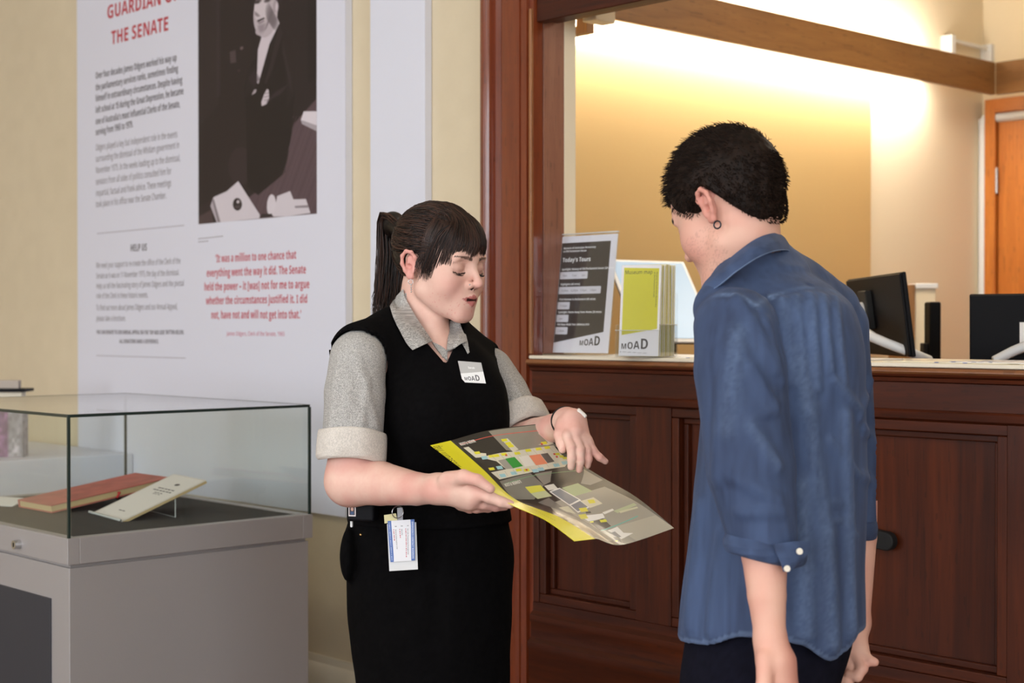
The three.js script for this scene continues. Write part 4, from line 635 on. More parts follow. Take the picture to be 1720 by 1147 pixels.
// ================================================================ woman
{
  const base = P(725, 900, 2.97); base.y = 0;
  const w = viewThing('person', 'person in a black vest and grey shirt with a ponytail holding the open map', 'person', base);
  const HD = frame(P(738, 448, 2.95), 52 * Math.PI / 180, 9 * Math.PI / 180, 0, 0.92);
  const hf = HD.field(headField({ chin: -0.087, gap: 0.0024 }));
  const neckTop = HD.out(0, -0.03, -0.03), neckBot = P(716, 590, 2.98);
  const neckF = (() => { const a = capf(neckTop, neckBot, 0.040, 0.046), b = capf(HD.out(0, -0.05, -0.035), P(702, 560, 3.0), 0.040, 0.05); const st = capf(HD.out(-0.02, -0.045, -0.01), P(738, 596, 2.93), 0.016, 0.018); return (x, y, z) => smin(smin(a(x, y, z), b(x, y, z), 0.02), st(x, y, z), 0.03); })();
  const shR = P(603, 600, 2.85), shL = P(806, 614, 3.07), elR = P(588, 808, 2.83), elL = P(872, 745, 3.0);
  const torsoRows = [[545, 700, 760], [575, 665, 795], [610, 645, 826], [650, 635, 842], [700, 628, 848], [750, 625, 848], [800, 614, 848], [850, 594, 851], [880, 587, 855]].map(([y, l, r], i) => { const a = P(l, y, 2.97), b = P(r, y, 2.97); return [a.y, (a.x + b.x) / 2, -2.97, (b.x - a.x) / 2, [0.075, 0.09, 0.105, 0.115, 0.12, 0.118, 0.112, 0.112, 0.12][i]]; });
  const torso = stackf(torsoRows), girdle = capf(shR, shL, 0.048, 0.043), trapR = capf(P(700, 540, 3.0), P(610, 588, 2.87), 0.045, 0.045), trapL = capf(P(757, 560, 3.0), P(800, 606, 3.06), 0.034, 0.036), bust = [ellf(...P(716, 690, 2.875).toArray(), 0.062, 0.065, 0.05), ellf(...P(800, 690, 2.93).toArray(), 0.045, 0.06, 0.05)];
  const bodyCore = (x, y, z) => { let d = smin(torso(x, y, z), girdle(x, y, z), 0.06); d = smin(d, trapR(x, y, z), 0.03); d = smin(d, trapL(x, y, z), 0.03); d = smin(d, bust[0](x, y, z), 0.04); d = smin(d, bust[1](x, y, z), 0.04); return d; };

  // arms and hands
  const R_ = (px, py, d, r) => [P(px, py, d), r];
  const wrR = P(738, 821, 2.675);
  const foreR = chain(0.003, [[elR, 0.043], [P(640, 812, 2.79), 0.0395], [P(700, 821, 2.72), 0.029], [wrR, 0.0245]]);
  const handR = uni(0.012, chain(0.012, [[wrR, 0.0235], [P(770, 822, 2.645), 0.022], [P(796, 832, 2.63), 0.017]]), capf(P(760, 828, 2.655), P(790, 842, 2.64), 0.022, 0.016));
  const fingR = [chain(0.004, [R_(752, 808, 2.645, 0.017), R_(778, 801, 2.615, 0.0125), R_(802, 806, 2.602, 0.0098), R_(824, 821, 2.598, 0.0078)]), chain(0.004, [R_(790, 822, 2.63, 0.0115), R_(822, 835, 2.615, 0.0102), R_(842, 843, 2.612, 0.009), R_(857, 847, 2.612, 0.0075)]), chain(0.004, [R_(788, 836, 2.64, 0.0115), R_(812, 846, 2.64, 0.010), R_(832, 850, 2.65, 0.009), R_(848, 850, 2.66, 0.0078)]), chain(0.004, [R_(782, 845, 2.648, 0.0108), R_(800, 852, 2.66, 0.0098), R_(820, 852, 2.675, 0.0086), R_(834, 849, 2.685, 0.0074)]), chain(0.004, [R_(774, 848, 2.66, 0.010), R_(789, 853, 2.675, 0.009), R_(804, 852, 2.69, 0.008), R_(815, 849, 2.70, 0.007)])];
  const upperR = capf(shR, elR, 0.046, 0.043);
  const armR = (x, y, z) => { let d = smin(foreR(x, y, z), upperR(x, y, z), 0.02); d = smin(d, handR(x, y, z), 0.018); let e = 1; for (const f of fingR) { const q = f(x, y, z); e = smin(e, q, 0.0022); } return smin(d, e, 0.007); };
  const wrL = P(952, 707, 2.775);
  const foreL = chain(0.003, [[elL, 0.038], [P(902, 732, 2.91), 0.034], [P(930, 719, 2.83), 0.026], [wrL, 0.0215]]);
  const handL = uni(0.008, chain(0.008, [[wrL, 0.0205], [P(962, 706, 2.745), 0.020], [P(966, 726, 2.722), 0.0165]]), capf(P(972, 706, 2.745), P(983, 738, 2.722), 0.014, 0.0105), capf(P(955, 712, 2.742), P(955, 733, 2.718), 0.014, 0.0105));
  const fingL = [chain(0.003, [R_(945, 714, 2.748, 0.0135), R_(940, 730, 2.728, 0.0105), R_(942, 744, 2.718, 0.0088), R_(945, 755, 2.712, 0.0072)]), chain(0.003, [R_(953, 732, 2.714, 0.0102), R_(960, 752, 2.698, 0.0088), R_(960.5, 770, 2.694, 0.0079), R_(959, 784, 2.697, 0.0064)]), chain(0.003, [R_(966, 734, 2.713, 0.0100), R_(975, 756, 2.699, 0.0083), R_(975, 774, 2.697, 0.0074), R_(973, 789, 2.70, 0.0061)]), chain(0.003, [R_(978, 739, 2.718, 0.0095), R_(987, 757, 2.708, 0.0076), R_(988.5, 771, 2.706, 0.0069), R_(987, 782, 2.708, 0.0058)]), chain(0.003, [R_(987, 740, 2.722, 0.0092), R_(996, 757, 2.714, 0.0076), R_(1007, 768, 2.713, 0.0067), R_(1017, 775, 2.717, 0.0055)])];
  const knuckL = [[954, 732], [966, 734], [978, 739], [988, 743]].map(([a, b], i) => capf(P(a, b, 2.709 + i * 0.003), P(a, b + 2, 2.708 + i * 0.003), 0.0085));
  const upperL = capf(shL, elL, 0.046, 0.042);
  const armL = (x, y, z) => { let d = smin(foreL(x, y, z), upperL(x, y, z), 0.02); d = smin(d, handL(x, y, z), 0.018); let e = 1; for (const f of fingL) { const q = f(x, y, z); e = smin(e, q, 0.0008); } for (const f of knuckL) e = smin(e, f(x, y, z), 0.004); return smin(d, e, 0.005); };
  // skin colours: base tone with pink patches, lips, lash lines
  const tone = lin('#e2b3a4'), pink = lin('#d98f86'), pale = lin('#e8c6b5'), lip = lin('#b5605f'), lash = lin('#2a1c18'), dark = lin('#3a1716'), browC = lin('#3b271f'), nail = lin('#d9a79a');
  const blot = (x, y, z) => 0.5 + 0.5 * noise3(x * 70, y * 70, z * 70) * 0.6 + 0.25 * noise3(x * 260, y * 260, z * 260);
  const G = (d2, s) => Math.exp(-d2 / (s * s));
  const faceCol = (X, Y, Z) => {
    const [x, y, z] = HD.loc(X, Y, Z), ax = Math.abs(x); let c = mixc(tone, pale, clamp(blot(X, Y, Z), 0, 1) * 0.6);
    c = mixc(c, pink, 0.55 * G((ax - 0.042) ** 2 + (y + 0.03) ** 2 + (z - 0.075) ** 2, 0.024)); c = mixc(c, pink, 0.5 * G(x * x + (y + 0.022) ** 2 + (z - 0.112) ** 2, 0.014)); c = mixc(c, pink, 0.42 * G(x * x * 0.5 + (y + 0.085) ** 2 + (z - 0.088) ** 2, 0.018));
    if (ax > 0.0738 && z < 0.006 && y > -0.036) c = mixc(c, pink, 0.7);
    const sp = noise3(X * 330, Y * 330, Z * 330); if (y < -0.05 && y > -0.105 && z > 0.03 && sp > 0.6) c = mixc(c, pink, 0.6);
    const my = -0.054; if (z > 0.08 && ax < 0.024) { const up = y - my, w_ = 1 - ax / 0.024; if (up > -0.0165 * w_ && up < 0.0095 * w_ + 0.001) c = mixc(c, lip, 0.85); if (up > -0.004 && up < 0.0025 && ax < 0.015 && z < 0.0975) c = dark; }
    if (ax > 0.017 && ax < 0.048 && z > 0.06) { const ly = -0.0015 - 0.003 * Math.sin((ax - 0.017) / 0.031 * Math.PI); const q = Math.abs(y - ly); if (q < 0.0016) c = lash; else if (y > ly && y < 0.018) c = mixc(c, lin('#b98474'), 0.35); }
    if (ax > 0.011 && ax < 0.05 && z > 0.05) { const by = 0.0265 + 0.0045 * Math.sin(clamp((ax - 0.011) / 0.039, 0, 1) * 2.1), th = 0.0036 * (1 - ((ax - 0.011) / 0.039) ** 2 * 0.75); if (Math.abs(y - by) < th) c = mixc(browC, c, 0.12 + 0.25 * Math.max(0, noise3(X * 500, Y * 90, Z * 500))); }
    if (Math.hypot(ax - 0.0055, y + 0.0315, z - 0.098) < 0.004) c = dark; return c;
  };
  const nails = [[824, 821, 2.592], [959, 783, 2.697], [973, 787, 2.693], [986, 781, 2.693], [1014, 774, 2.71], [946, 755, 2.702]].map((a) => P(...a));
  const armCol = (X, Y, Z) => { let c = mixc(tone, pale, clamp(blot(X, Y, Z), 0, 1) * 0.8); c = mixc(c, pink, clamp(0.15 + 0.5 * noise3(X * 34 + 3, Y * 34, Z * 34), 0, 0.45)); for (const n of nails) if (Math.hypot(X - n.x, Y - n.y, Z - n.z) < 0.0062) c = mixc(nail, c, 0.3); for (const [a, b, d] of [[962, 752, 2.69], [975, 756, 2.688], [986, 757, 2.69], [962, 768, 2.69], [975, 771, 2.69]]) { const q = P(a, b, d), r = Math.hypot(X - q.x, (Y - q.y) * 1.4, Z - q.z); if (r < 0.009) c = mixc(c, pink, 0.45 * (1 - r / 0.009)); } return c; };
  const chestSkin = capf(P(722, 580, 2.96), P(745, 625, 2.93), 0.042, 0.05); const headAll = (x, y, z) => smin(smin(hf(x, y, z), neckF(x, y, z), 0.008), chestSkin(x, y, z), 0.02);
  const hc = HD.out(0, 0, 0), headG = nets((x, y, z) => smax(headAll(x, y, z), P(0, 612, 2.9).y - y, 0.002), [hc.x - 0.135, P(0, 614, 2.9).y, hc.z - 0.14], [hc.x + 0.135, hc.y + 0.135, hc.z + 0.14], 0.0021, faceCol);
  const bR = boxOf([elR, wrR, P(862, 850, 2.6), P(560, 800, 2.83), P(600, 720, 2.85)], 0.05), gR = nets(armR, bR[0], bR[1], 0.0024, armCol);
  const bL = boxOf([elL, wrL, P(1020, 795, 2.69), P(870, 690, 3.0)], 0.05), gL = nets(armL, bL[0], bL[1], 0.0022, armCol);
  // legs under the trousers and the trunk under the clothes
  const legL = chain(0.03, [[P(790, 960, 3.0), 0.09], [V(P(790, 960, 3.0).x, 0.5, -3.0), 0.052], [V(P(790, 960, 3.0).x, 0.1, -3.02), 0.036]]), legR = chain(0.03, [[P(670, 960, 2.95), 0.09], [V(P(676, 960, 2.95).x, 0.5, -2.95), 0.052], [V(P(676, 960, 2.95).x, 0.1, -2.97), 0.036]]);
  const trunk = (x, y, z) => Math.min(bodyCore(x, y, z) + 0.012, legL(x, y, z) + 0.006, legR(x, y, z) + 0.006, smax(Math.min(armR(x, y, z), armL(x, y, z)) + 0.004, P(0, 720, 2.9).y - y, 0.001));
  const gT = nets(trunk, [-0.52, 0.06, -3.25], [0.16, P(0, 600, 2.95).y, -2.7], 0.011, () => tone);
  part('body', w.inv(merge([headG, gR, gL, gT])), skinMat, w, 'fair skinned head, arms and hands');

  // black vest and trousers
  const vestC = lin('#0d0c0d'), vN = (x, y, z) => 0.0012 * noise3(x * 30, y * 18, z * 30);
  const folds = [ridge(P(660, 690, 2.86), P(690, 820, 2.85), 0.014, 0.004), ridge(P(720, 760, 2.85), P(700, 850, 2.86), 0.012, 0.004), ridge(P(820, 640, 2.95), P(790, 760, 2.88), 0.013, 0.004), ridge(P(800, 740, 2.87), P(830, 850, 2.9), 0.012, 0.004)];
  const slR_ = 0, slR = chain(0.006, [[P(602, 602, 2.845), 0.053], [P(596, 660, 2.84), 0.0555], [P(592, 735, 2.83), 0.0555]]), slL = chain(0.006, [[P(822, 622, 3.06), 0.046], [P(846, 662, 3.04), 0.047], [P(868, 705, 3.01), 0.049]]);
  const vCut = [P(722, 520, 2.9), P(747, 612, 2.9)], yW = P(0, 868, 2.97).y;
  const yV0 = P(0, 612, 2.9).y, yV1 = P(0, 525, 2.9).y;
  const neckHole = (x, y, z) => { const d = -z, px = x / d * F + 860, t = (y - yV0) / (yV1 - yV0); return Math.max((lerp(749, 672, t) - px) / F * d, (px - lerp(749, 790, t)) / F * d, z < -2.97 ? (-2.97 - z) : -1); };
  const armHoleR = capf(P(585, 560, 2.845), P(600, 760, 2.835), 0.052, 0.056);
  const vest = (x, y, z) => { let d = bodyCore(x, y, z) - 0.006 - vN(x, y, z); for (const f of folds) d -= f(x, y, z); d = smax(d, yW - 0.01 - y, 0.006); d = smax(d, -(neckF(x, y, z) - 0.007), 0.006); d = smax(d, -neckHole(x, y, z), 0.004); d = smax(d, -(slR(x, y, z) - 0.002), 0.004); d = smax(d, -(slL(x, y, z) - 0.002), 0.004); return d; };
  const gV = nets(vest, [-0.5, yW - 0.02, -3.2], [0.1, P(0, 500, 2.95).y, -2.76], 0.0048, (x, y, z) => { const n = 1 + 0.35 * noise3(x * 420, y * 420, z * 420); return [vestC[0] * n, vestC[1] * n, vestC[2] * n]; });
  part('vest', w.inv(gV), clothMat({ roughness: 1, specularIntensity: 0.12 }), w, 'black knitted sleeveless vest');
  const hipRows = [[852, 593, 851], [880, 585, 856], [915, 582, 861], [950, 582, 863], [1000, 583, 861], [1060, 588, 859], [1147, 597, 855], [1300, 606, 848]].map(([y, l, r], i) => { const a = P(l, y, 2.97), b = P(r, y, 2.97); return [a.y, (a.x + b.x) / 2, -2.97, (b.x - a.x) / 2, [0.115, 0.12, 0.13, 0.135, 0.135, 0.125, 0.11, 0.1][i]]; });
  const hips = stackf(hipRows), seamF = [ridge(P(603, 880, 2.84), P(612, 1147, 2.84), 0.004, 0.002), ridge(P(607, 905, 2.84), P(640, 885, 2.84), 0.003, 0.0015), ridge(P(735, 900, 2.83), P(730, 1147, 2.84), 0.02, -0.006), ridge(P(620, 1080, 2.84), P(720, 1060, 2.82), 0.01, 0.003), ridge(P(750, 1090, 2.83), P(850, 1060, 2.86), 0.01, 0.003)];
  const pocket = ellf(...P(588, 930, 2.93).toArray(), 0.017, 0.055, 0.06);
  const legsW = uni(0.02, chain(0.03, [[V(P(795, 0, 2.98).x, 0.55, -3.0), 0.085], [V(P(795, 0, 2.98).x, 0.1, -3.0), 0.078]]), chain(0.03, [[V(P(665, 0, 2.95).x, 0.55, -2.95), 0.085], [V(P(665, 0, 2.95).x, 0.1, -2.95), 0.078]]));
  const trou = (x, y, z) => { let d = smin(hips(x, y, z), legsW(x, y, z), 0.04); d = smin(d, pocket(x, y, z), 0.008); d -= 0.0022 * noise3(x * 26, y * 16, z * 26); for (const f of seamF) d -= f(x, y, z); return smax(d, 0.07 - y, 0.004); };
  const tC = lin('#0b0a0b'), gTr = nets(trou, [-0.5, 0.06, -3.22], [0.12, hipRows[0][0] + 0.01, -2.72], 0.0062, (x, y, z) => { const n = 1 + 0.4 * noise3(x * 300, y * 300, z * 300); return [tC[0] * n, tC[1] * n, tC[2] * n]; });
  const trm = part('trousers', w.inv(gTr), clothMat({ roughness: 1, specularIntensity: 0.12 }), w, 'black high-waisted trousers');
  for (const [px, py] of [[606, 898], [633, 854]]) part('rivet', w.inv(new THREE.SphereGeometry(0.0028, 10, 8).translate(...P(px, py, hit(trou, px, py, 2.5, 3.2) - 0.001).toArray())), std({ color: hex('#c9a46a'), metalness: 1, roughness: 0.3 }), trm, 'brass rivet');
  for (const [x, z] of [[P(795, 0, 2.98).x, -2.96], [P(665, 0, 2.95).x, -2.9]]) part('shoe', w.inv(nets(uni(0.02, ellf(x, 0.045, z, 0.042, 0.045, 0.06), ellf(x + 0.04, 0.035, z + 0.07, 0.045, 0.034, 0.075)), [x - 0.12, -0.012, z - 0.12], [x + 0.14, 0.11, z + 0.18], 0.008, () => [0.01, 0.01, 0.01]).translate(0, 0.0, 0)), clothMat({ roughness: 0.4 }), w);

  // grey heathered shirt: sleeves, turned cuffs, collar
  const weave = dataTex(128, 128, (u, v, x, y) => { const n = hash(x >> 1, y, 5) * 0.5 + hash(x, y >> 1, 6) * 0.5, k = 112 + n * 118; return [k, k * 0.985, k * 0.965]; }, true, [14, 14]);
  const shirtMat = std({ map: weave, roughness: 0.9, color: hex('#ffffff'), bumpMap: weave, bumpScale: 0.0003 }), cuffTex = dataTex(128, 128, (u, v, x, y) => { const k = 200 + hash(x, y >> 1, 8) * 34; return [k, k * 0.985, k * 0.965]; }, true, [14, 14]), cuffMat = std({ map: cuffTex, color: hex('#f4efea'), roughness: 0.9 });
  const foldS = [...[[[600, 600], [632, 715], 0.009, 0.004], [[572, 600], [556, 712], 0.011, 0.004], [[618, 640], [606, 720], 0.006, 0.004], [[590, 640], [580, 700], 0.006, 0.003], [[560, 640], [600, 690], 0.006, 0.003]].map((q) => foldOn(slR, ...q, 2.5, 3.2)), ...[[[852, 630], [872, 690], 0.007, 0.004], [[862, 640], [884, 680], 0.005, 0.004], [[850, 660], [880, 690], 0.005, 0.004]].map((q) => foldOn(slL, ...q, 2.5, 3.3))];
  const yCut = P(0, 748, 2.83).y;
  const sleeve = (s, cutA, cutN) => (x, y, z) => { let d = s(x, y, z) - 0.0015 * noise3(x * 22, y * 14, z * 22); for (const f of foldS) d -= f(x, y, z); const c = (x - cutA.x) * cutN.x + (y - cutA.y) * cutN.y + (z - cutA.z) * cutN.z; return smax(d, c, 0.003); };
  const dR = P(592, 735, 2.83).sub(P(600, 640, 2.84)).normalize(), dL = P(868, 705, 3.01).sub(P(835, 630, 3.05)).normalize();
  const gSR = nets(sleeve(slR, P(592, 752, 2.83), dR), [-0.42, yCut - 0.09, -2.98], [-0.16, P(0, 540, 2.85).y, -2.72], 0.004), gSL = nets(sleeve(slL, P(872, 716, 3.01), dL), [-0.12, P(0, 760, 3).y, -3.16], [0.12, P(0, 560, 3).y, -2.9], 0.004);
  const shirt = part('shirt', w.inv(merge([wrapUV(gSR, P(598, 660, 2.84).x, -2.84, 0.057), wrapUV(gSL, P(846, 660, 3.04).x, -3.04, 0.05)])), shirtMat, w, 'grey heathered short-sleeved shirt');
  // a turned cuff: flared ring around a sleeve end
  function ring(c, dir, up, r0, r1, len, wob = 0.002, n = 40) {
    const A = up.clone().addScaledVector(dir, -up.dot(dir)).normalize(), B = dir.clone().cross(A), prof = [[0, 0], [0.12, 0.003], [0.85, 0.0035], [1, 0.001], [1.0, -0.0035], [0.5, -0.005]], rows = [];
    for (const [t, o] of prof) { const q = []; for (let k = 0; k <= n; k++) { const a = k / n * 2 * Math.PI, r = lerp(r0, r1, t) + o + wob * Math.sin(a * 3 + 1) * t + wob * 0.5 * Math.sin(a * 7); q.push(c.clone().addScaledVector(dir, len * t + wob * 2 * Math.sin(a * 2 + 2)).addScaledVector(A, r * Math.cos(a)).addScaledVector(B, r * Math.sin(a))); } rows.push(q); }
    return sheet(splineGrid(rows, 20, n), 0.0022, (i, j) => [i * len * 1.3, j * 0.36]);
  }
  part('cuff', w.inv(ring(P(593, 722, 2.832), dR, V(1, 0, 0), 0.059, 0.0595, 0.052)), cuffMat, shirt, 'pale turned-up cuff'); part('cuff', w.inv(ring(P(866, 690, 3.015), dL, V(1, 0, 0), 0.051, 0.051, 0.04)), cuffMat, shirt, 'pale turned-up cuff');
  const colF = (x, y, z) => smin(smin(neckF(x, y, z), vest(x, y, z), 0.01), chestSkin(x, y, z), 0.01), lf = (rows, n, m, off) => wrapUV(laid(colF, rows, n, m, off, 0.0022, 2.6, 3.2), P(730, 0, 2.95).x, -2.95, 0.07);
  const leafR = lf([[[677, 486], [662, 503], [655, 514]], [[682, 503], [668, 522], [660, 531]], [[698, 532], [682, 552], [674, 560]], [[712, 553], [698, 570], [684, 578]], [[726, 573], [710, 580], [693, 588]]], 24, 10, (i, j) => 0.009 + 0.004 * Math.sin(j * 3.1) + 0.005 * j);
  const leafL = lf([[[757, 538], [765, 540], [772, 542]], [[755, 553], [768, 556], [778, 558]], [[752, 572], [768, 570], [784, 572]], [[751, 590], [766, 583], [779, 574]]], 20, 10, (i, j) => 0.009 + 0.004 * Math.sin(j * 3.1) + 0.005 * j);
  const tipL = lf([[[771, 566], [777, 560], [782, 562]], [[775, 574], [781, 573], [785, 574]], [[782, 586], [785, 585], [787, 583]], [[786, 594], [787, 593], [788, 592]]], 10, 6, 0.007);
  const placket = lf([[[725, 574], [739, 580], [752, 590]], [[732, 584], [741, 590], [751, 597]], [[744, 600], [748, 603], [752, 606]]], 10, 8, 0.002);
  const back = (() => { const rows = [0, 1].map((t) => []); for (let k = 0; k <= 24; k++) { const a = lerp(-0.3, 1.25, k / 24) * Math.PI, c = P(712, 498 + 6 * Math.sin(a), 2.985), cb = P(716, 532, 2.985); for (const [q, cc, r] of [[rows[0], c, 0.052], [rows[1], cb, 0.062]]) q.push(V(cc.x - r * Math.sin(a) * 0.0 - r * Math.cos(a), cc.y, cc.z - r * Math.sin(a) * 1.0)); } return wrapUV(sheet(splineGrid(rows, 6, 24), 0.0022), P(730, 0, 2.95).x, -2.95, 0.07); })();
  part('collar', w.inv(merge([leafR, leafL, tipL, placket, back])), shirtMat, shirt, 'pointed grey shirt collar');
  part('collar_button', w.inv(new THREE.SphereGeometry(0.0022, 8, 6).translate(...P(763, 577, hit(colF, 763, 577, 2.6, 3.2) - 0.012).toArray())), M.black, shirt);

  // hair: cap, fringe, ponytail
  const hc0 = lin('#1d110d'), hc1 = lin('#493026'), hc2 = lin('#0e0807');
  const capE = ellf(0, 0.042, -0.016, 0.0795, 0.091, 0.099), tailAt = V(-0.004, 0.062, -0.108);
  const line = (x, y, z) => { const ax = Math.abs(x); return (z - (0.076 - 0.5 * Math.max(0, 0.075 - y) - 0.28 * Math.max(0, ax - 0.03))); };
  const capF = (x, y, z) => { const [X, Y, Z] = HD.loc(x, y, z); let d = capE(X, Y, Z); const th = Math.atan2(X - tailAt.x, Y - tailAt.y); d -= 0.0012 * Math.sin(th * 46 + 3 * noise3(X * 40, Y * 40, Z * 40)) * 0.8; d = smax(d, line(X, Y, Z), 0.01); d = smax(d, 0.028 - Math.hypot(X + Math.sign(-X) * 0.08, Y + 0.002, Z + 0.012), 0.006); d = smax(d, -0.055 - 0.25 * Math.max(0, Z + 0.06) - Y + (Z > -0.03 ? 0.045 * sstep(-0.03, 0.0, Z) : 0), 0.01); return d * HD.sc; };
  const capG = nets(capF, [hc.x - 0.14, hc.y - 0.08, hc.z - 0.14], [hc.x + 0.14, hc.y + 0.14, hc.z + 0.14], 0.0026, (x, y, z) => { const [X, Y, Z] = HD.loc(x, y, z), th = Math.atan2(X - tailAt.x, Y - tailAt.y), n = 0.5 + 0.5 * noise3(th * 34, Z * 9, 1.3); return mixc(hc2, hc0, n); });
  const strands = [], onCap = (X, Y, Z, lift) => { const v = V(X / 0.0795, (Y - 0.042) / 0.091, (Z + 0.016) / 0.099).normalize(); return V(v.x * (0.0795 + lift), 0.042 + v.y * (0.091 + lift), -0.016 + v.z * (0.099 + lift)); };
  const st = (pts, r, c) => { const out = pts.map((p) => p.clone().applyMatrix4(HD.m)); strands.push(paint(tube(spline(out, 9), (t) => r * (1 - 0.75 * t * t), 0, 4), c)); };
  const pick = () => mixc(hc2, hc1, Math.pow(rnd(), 1.6));
  for (let i = 0; i < 900; i++) {                                          // combed back from the hairline to the tie
    const side = rnd() < 0.62 ? -1 : 1, a = rr(0.0, 1.0), y0 = lerp(0.118, -0.02, Math.pow(a, 0.9)), z0 = lerp(0.045, 0.006, a) + rr(-0.05, 0.004), x0 = side * lerp(0.012, 0.08, Math.sqrt(a)) * rr(0.6, 1.05);
    const s = onCap(x0, y0, z0, rr(0.0, 0.002)), e = onCap(tailAt.x + rr(-0.02, 0.02), tailAt.y + rr(-0.02, 0.02), tailAt.z, 0.003), pts = []; for (let k = 0; k <= 4; k++) { const t = k / 4, q = s.clone().lerp(e, t); const lift = 0.0012 + 0.002 * Math.sin(t * 3.14); const p = onCap(q.x, q.y - 0.012 * Math.sin(t * 3.14), q.z, lift); pts.push(p); }
    if (pts.some((q) => Math.hypot(q.y - 0.002, q.z + 0.014) < 0.03)) continue;
    st(pts, rr(0.0006, 0.0012), pick());
  }
  for (let i = 0; i < 620; i++) {                                          // fringe falling over the forehead
    const a = rr(-1.16, 1.16), x0 = a * 0.03, s = onCap(x0, 0.128 + rr(-0.01, 0.004), 0.018 + rr(-0.02, 0.02), 0.002), xe = a * 0.066 + rr(-0.004, 0.004), side = Math.abs(a);
    const ye = 0.033 + rr(-0.004, 0.012) - (side > 0.6 ? (side - 0.6) * 0.13 * rr(0.5, 1) : 0) + 0.006 * Math.sin(a * 9), ze = Math.sqrt(Math.max(0.02, 1 - (xe / 0.085) ** 2)) * 0.099 - 0.001;
    if (rnd() < 0.4 && side < 0.55) continue;
    const m1 = onCap(lerp(x0, xe, 0.45), 0.108, 0.072, 0.006 + rr(0, 0.004)), m2 = V(lerp(x0, xe, 0.8), 0.066, ze - 0.002 + rr(0, 0.003)), e = V(xe, ye, ze - 0.004 - (side > 0.74 ? 0.012 * (side - 0.74) * 4 : 0) + rr(-0.001, 0.001));
    st([s, m1, m2, e], rr(0.0007, 0.0013), pick());
  }
  for (let i = 0; i < 360; i++) {                                          // locks over the temples
    const s = rnd() < 0.65 ? -1 : 1, k = rnd(), a = onCap(s * rr(0.012, 0.045), 0.128, rr(0.0, 0.035), 0.002), b = onCap(s * lerp(0.05, 0.06, k), 0.098, lerp(0.072, 0.02, k), 0.004), c = onCap(s * lerp(0.06, 0.07, k), 0.055, lerp(0.07, 0.01, k), 0.003), e = V(s * lerp(0.057, 0.073, k) , lerp(0.012, -0.01, k) + rr(-0.022, 0.012), lerp(0.06, 0.016, k) + rr(-0.003, 0.003));
    st([a, b, c, e], rr(0.0007, 0.0013), pick());
  }
  for (let i = 0; i < 26; i++) { const s = -1, y0 = rr(0.0, 0.03), q = onCap(s * 0.078, y0 + 0.02, 0.02 + rr(-0.006, 0.012), 0.002); st([q, V(s * 0.077, y0, 0.012 + rr(-0.01, 0.006)), V(s * 0.0775, y0 - rr(0.015, 0.03), 0.012 + rr(-0.012, 0.004))], 0.0006, pick()); }
  const tb0 = tailAt.clone().applyMatrix4(HD.m), tailTo = (k) => P(lerp(628, 682, k), rr(508, 532), 3.06);
  for (let i = 0; i < 620; i++) {                                          // ponytail
    const k = rnd(), o = V(rr(-0.016, 0.016), rr(-0.016, 0.016), rr(-0.02, 0.02)), dp = rr(-0.03, 0.03);
    const a = tb0.clone().addScaledVector(o, 0.6), b = P(lerp(640, 672, k) + rr(-3, 3), lerp(360, 372, k) + rr(-4, 6), 3.055 + dp * 0.5), c = P(lerp(634, 690, k) + rr(-3, 3), 425, 3.075 + dp), d = P(lerp(630, 688, k) + rr(-3, 3), 478, 3.07 + dp), e = P(lerp(626, 682, k) + rr(-4, 4), rr(498, 540 - 14 * k), 3.06 + dp);
    strands.push(paint(tube(spline([a, b, c, d, e], 12), (t) => rr(0.0011, 0.0013) * (t < 0.1 ? 0.6 + 4 * t : 1 - 0.7 * t ** 3) * (0.8 + k * 0.3), 0, 4), pick()));
  }
  const tailCore = chain(0.02, [[tb0, 0.018], [P(660, 376, 3.06), 0.02], [P(660, 425, 3.08), 0.024], [P(657, 480, 3.075), 0.022], [P(654, 510, 3.065), 0.008]]);
  const hair = part('hair', w.inv(merge([capG, ...strands, nets(tailCore, ...boxOf([tb0, P(654, 520, 3.06)], 0.05), 0.005, () => hc2)])), hairMat, w, 'dark brown hair in a ponytail with a fringe');
  // lashes, earring, nose stud
  const lashes = []; for (const s of [-1, 1]) { lashes.length = 0; for (let i = 0; i < 22; i++) { const ax = lerp(0.02, 0.046, i / 21), ly = -0.0015 - 0.003 * Math.sin((ax - 0.017) / 0.031 * Math.PI), z = 0.0835 - 0.35 * (ax - 0.031) ** 2 / 0.015 - 0.0008; lashes.push(tube([HD.out(s * ax, ly, z), HD.out(s * (ax + 0.001), ly - 0.003, z + 0.003), HD.out(s * (ax + 0.002), ly - 0.0035, z + 0.0065)], 0.0005, 0.0002, 3)); } part('lashes', w.inv(merge(lashes)), std({ color: hex('#1b1210'), roughness: 0.6 }), w); }
  const earp = HD.out(-0.0745, -0.03, -0.008); part('earring', w.inv(merge([tube(spline([0, 1, 2, 3, 4, 5, 6].map((k) => earp.clone().add(V(0.0045 * Math.cos(k * 1.05), 0.0045 * Math.sin(k * 1.05) - 0.004, 0.003))), 20), 0.0006, 0.0006, 5), ...[0, 1, 2, 3].map((k) => new THREE.SphereGeometry(0.0016, 8, 6).translate(earp.x + 0.001, earp.y - 0.010 - k * 0.0042, earp.z + 0.003))])), M.chrome, w, 'small dangling silver earring');
  const np = HD.out(-0.0165, -0.0235, 0.1); part('nose_stud', w.inv(new THREE.SphereGeometry(0.0016, 10, 8).translate(np.x, np.y, np.z)), M.chrome, w, 'tiny silver nose stud');
  // watch on the left wrist
  const wd = P(962, 712, 2.745).sub(wrL).normalize(); const wdir = P(955, 706, 2.77).sub(P(930, 718, 2.83)).normalize();
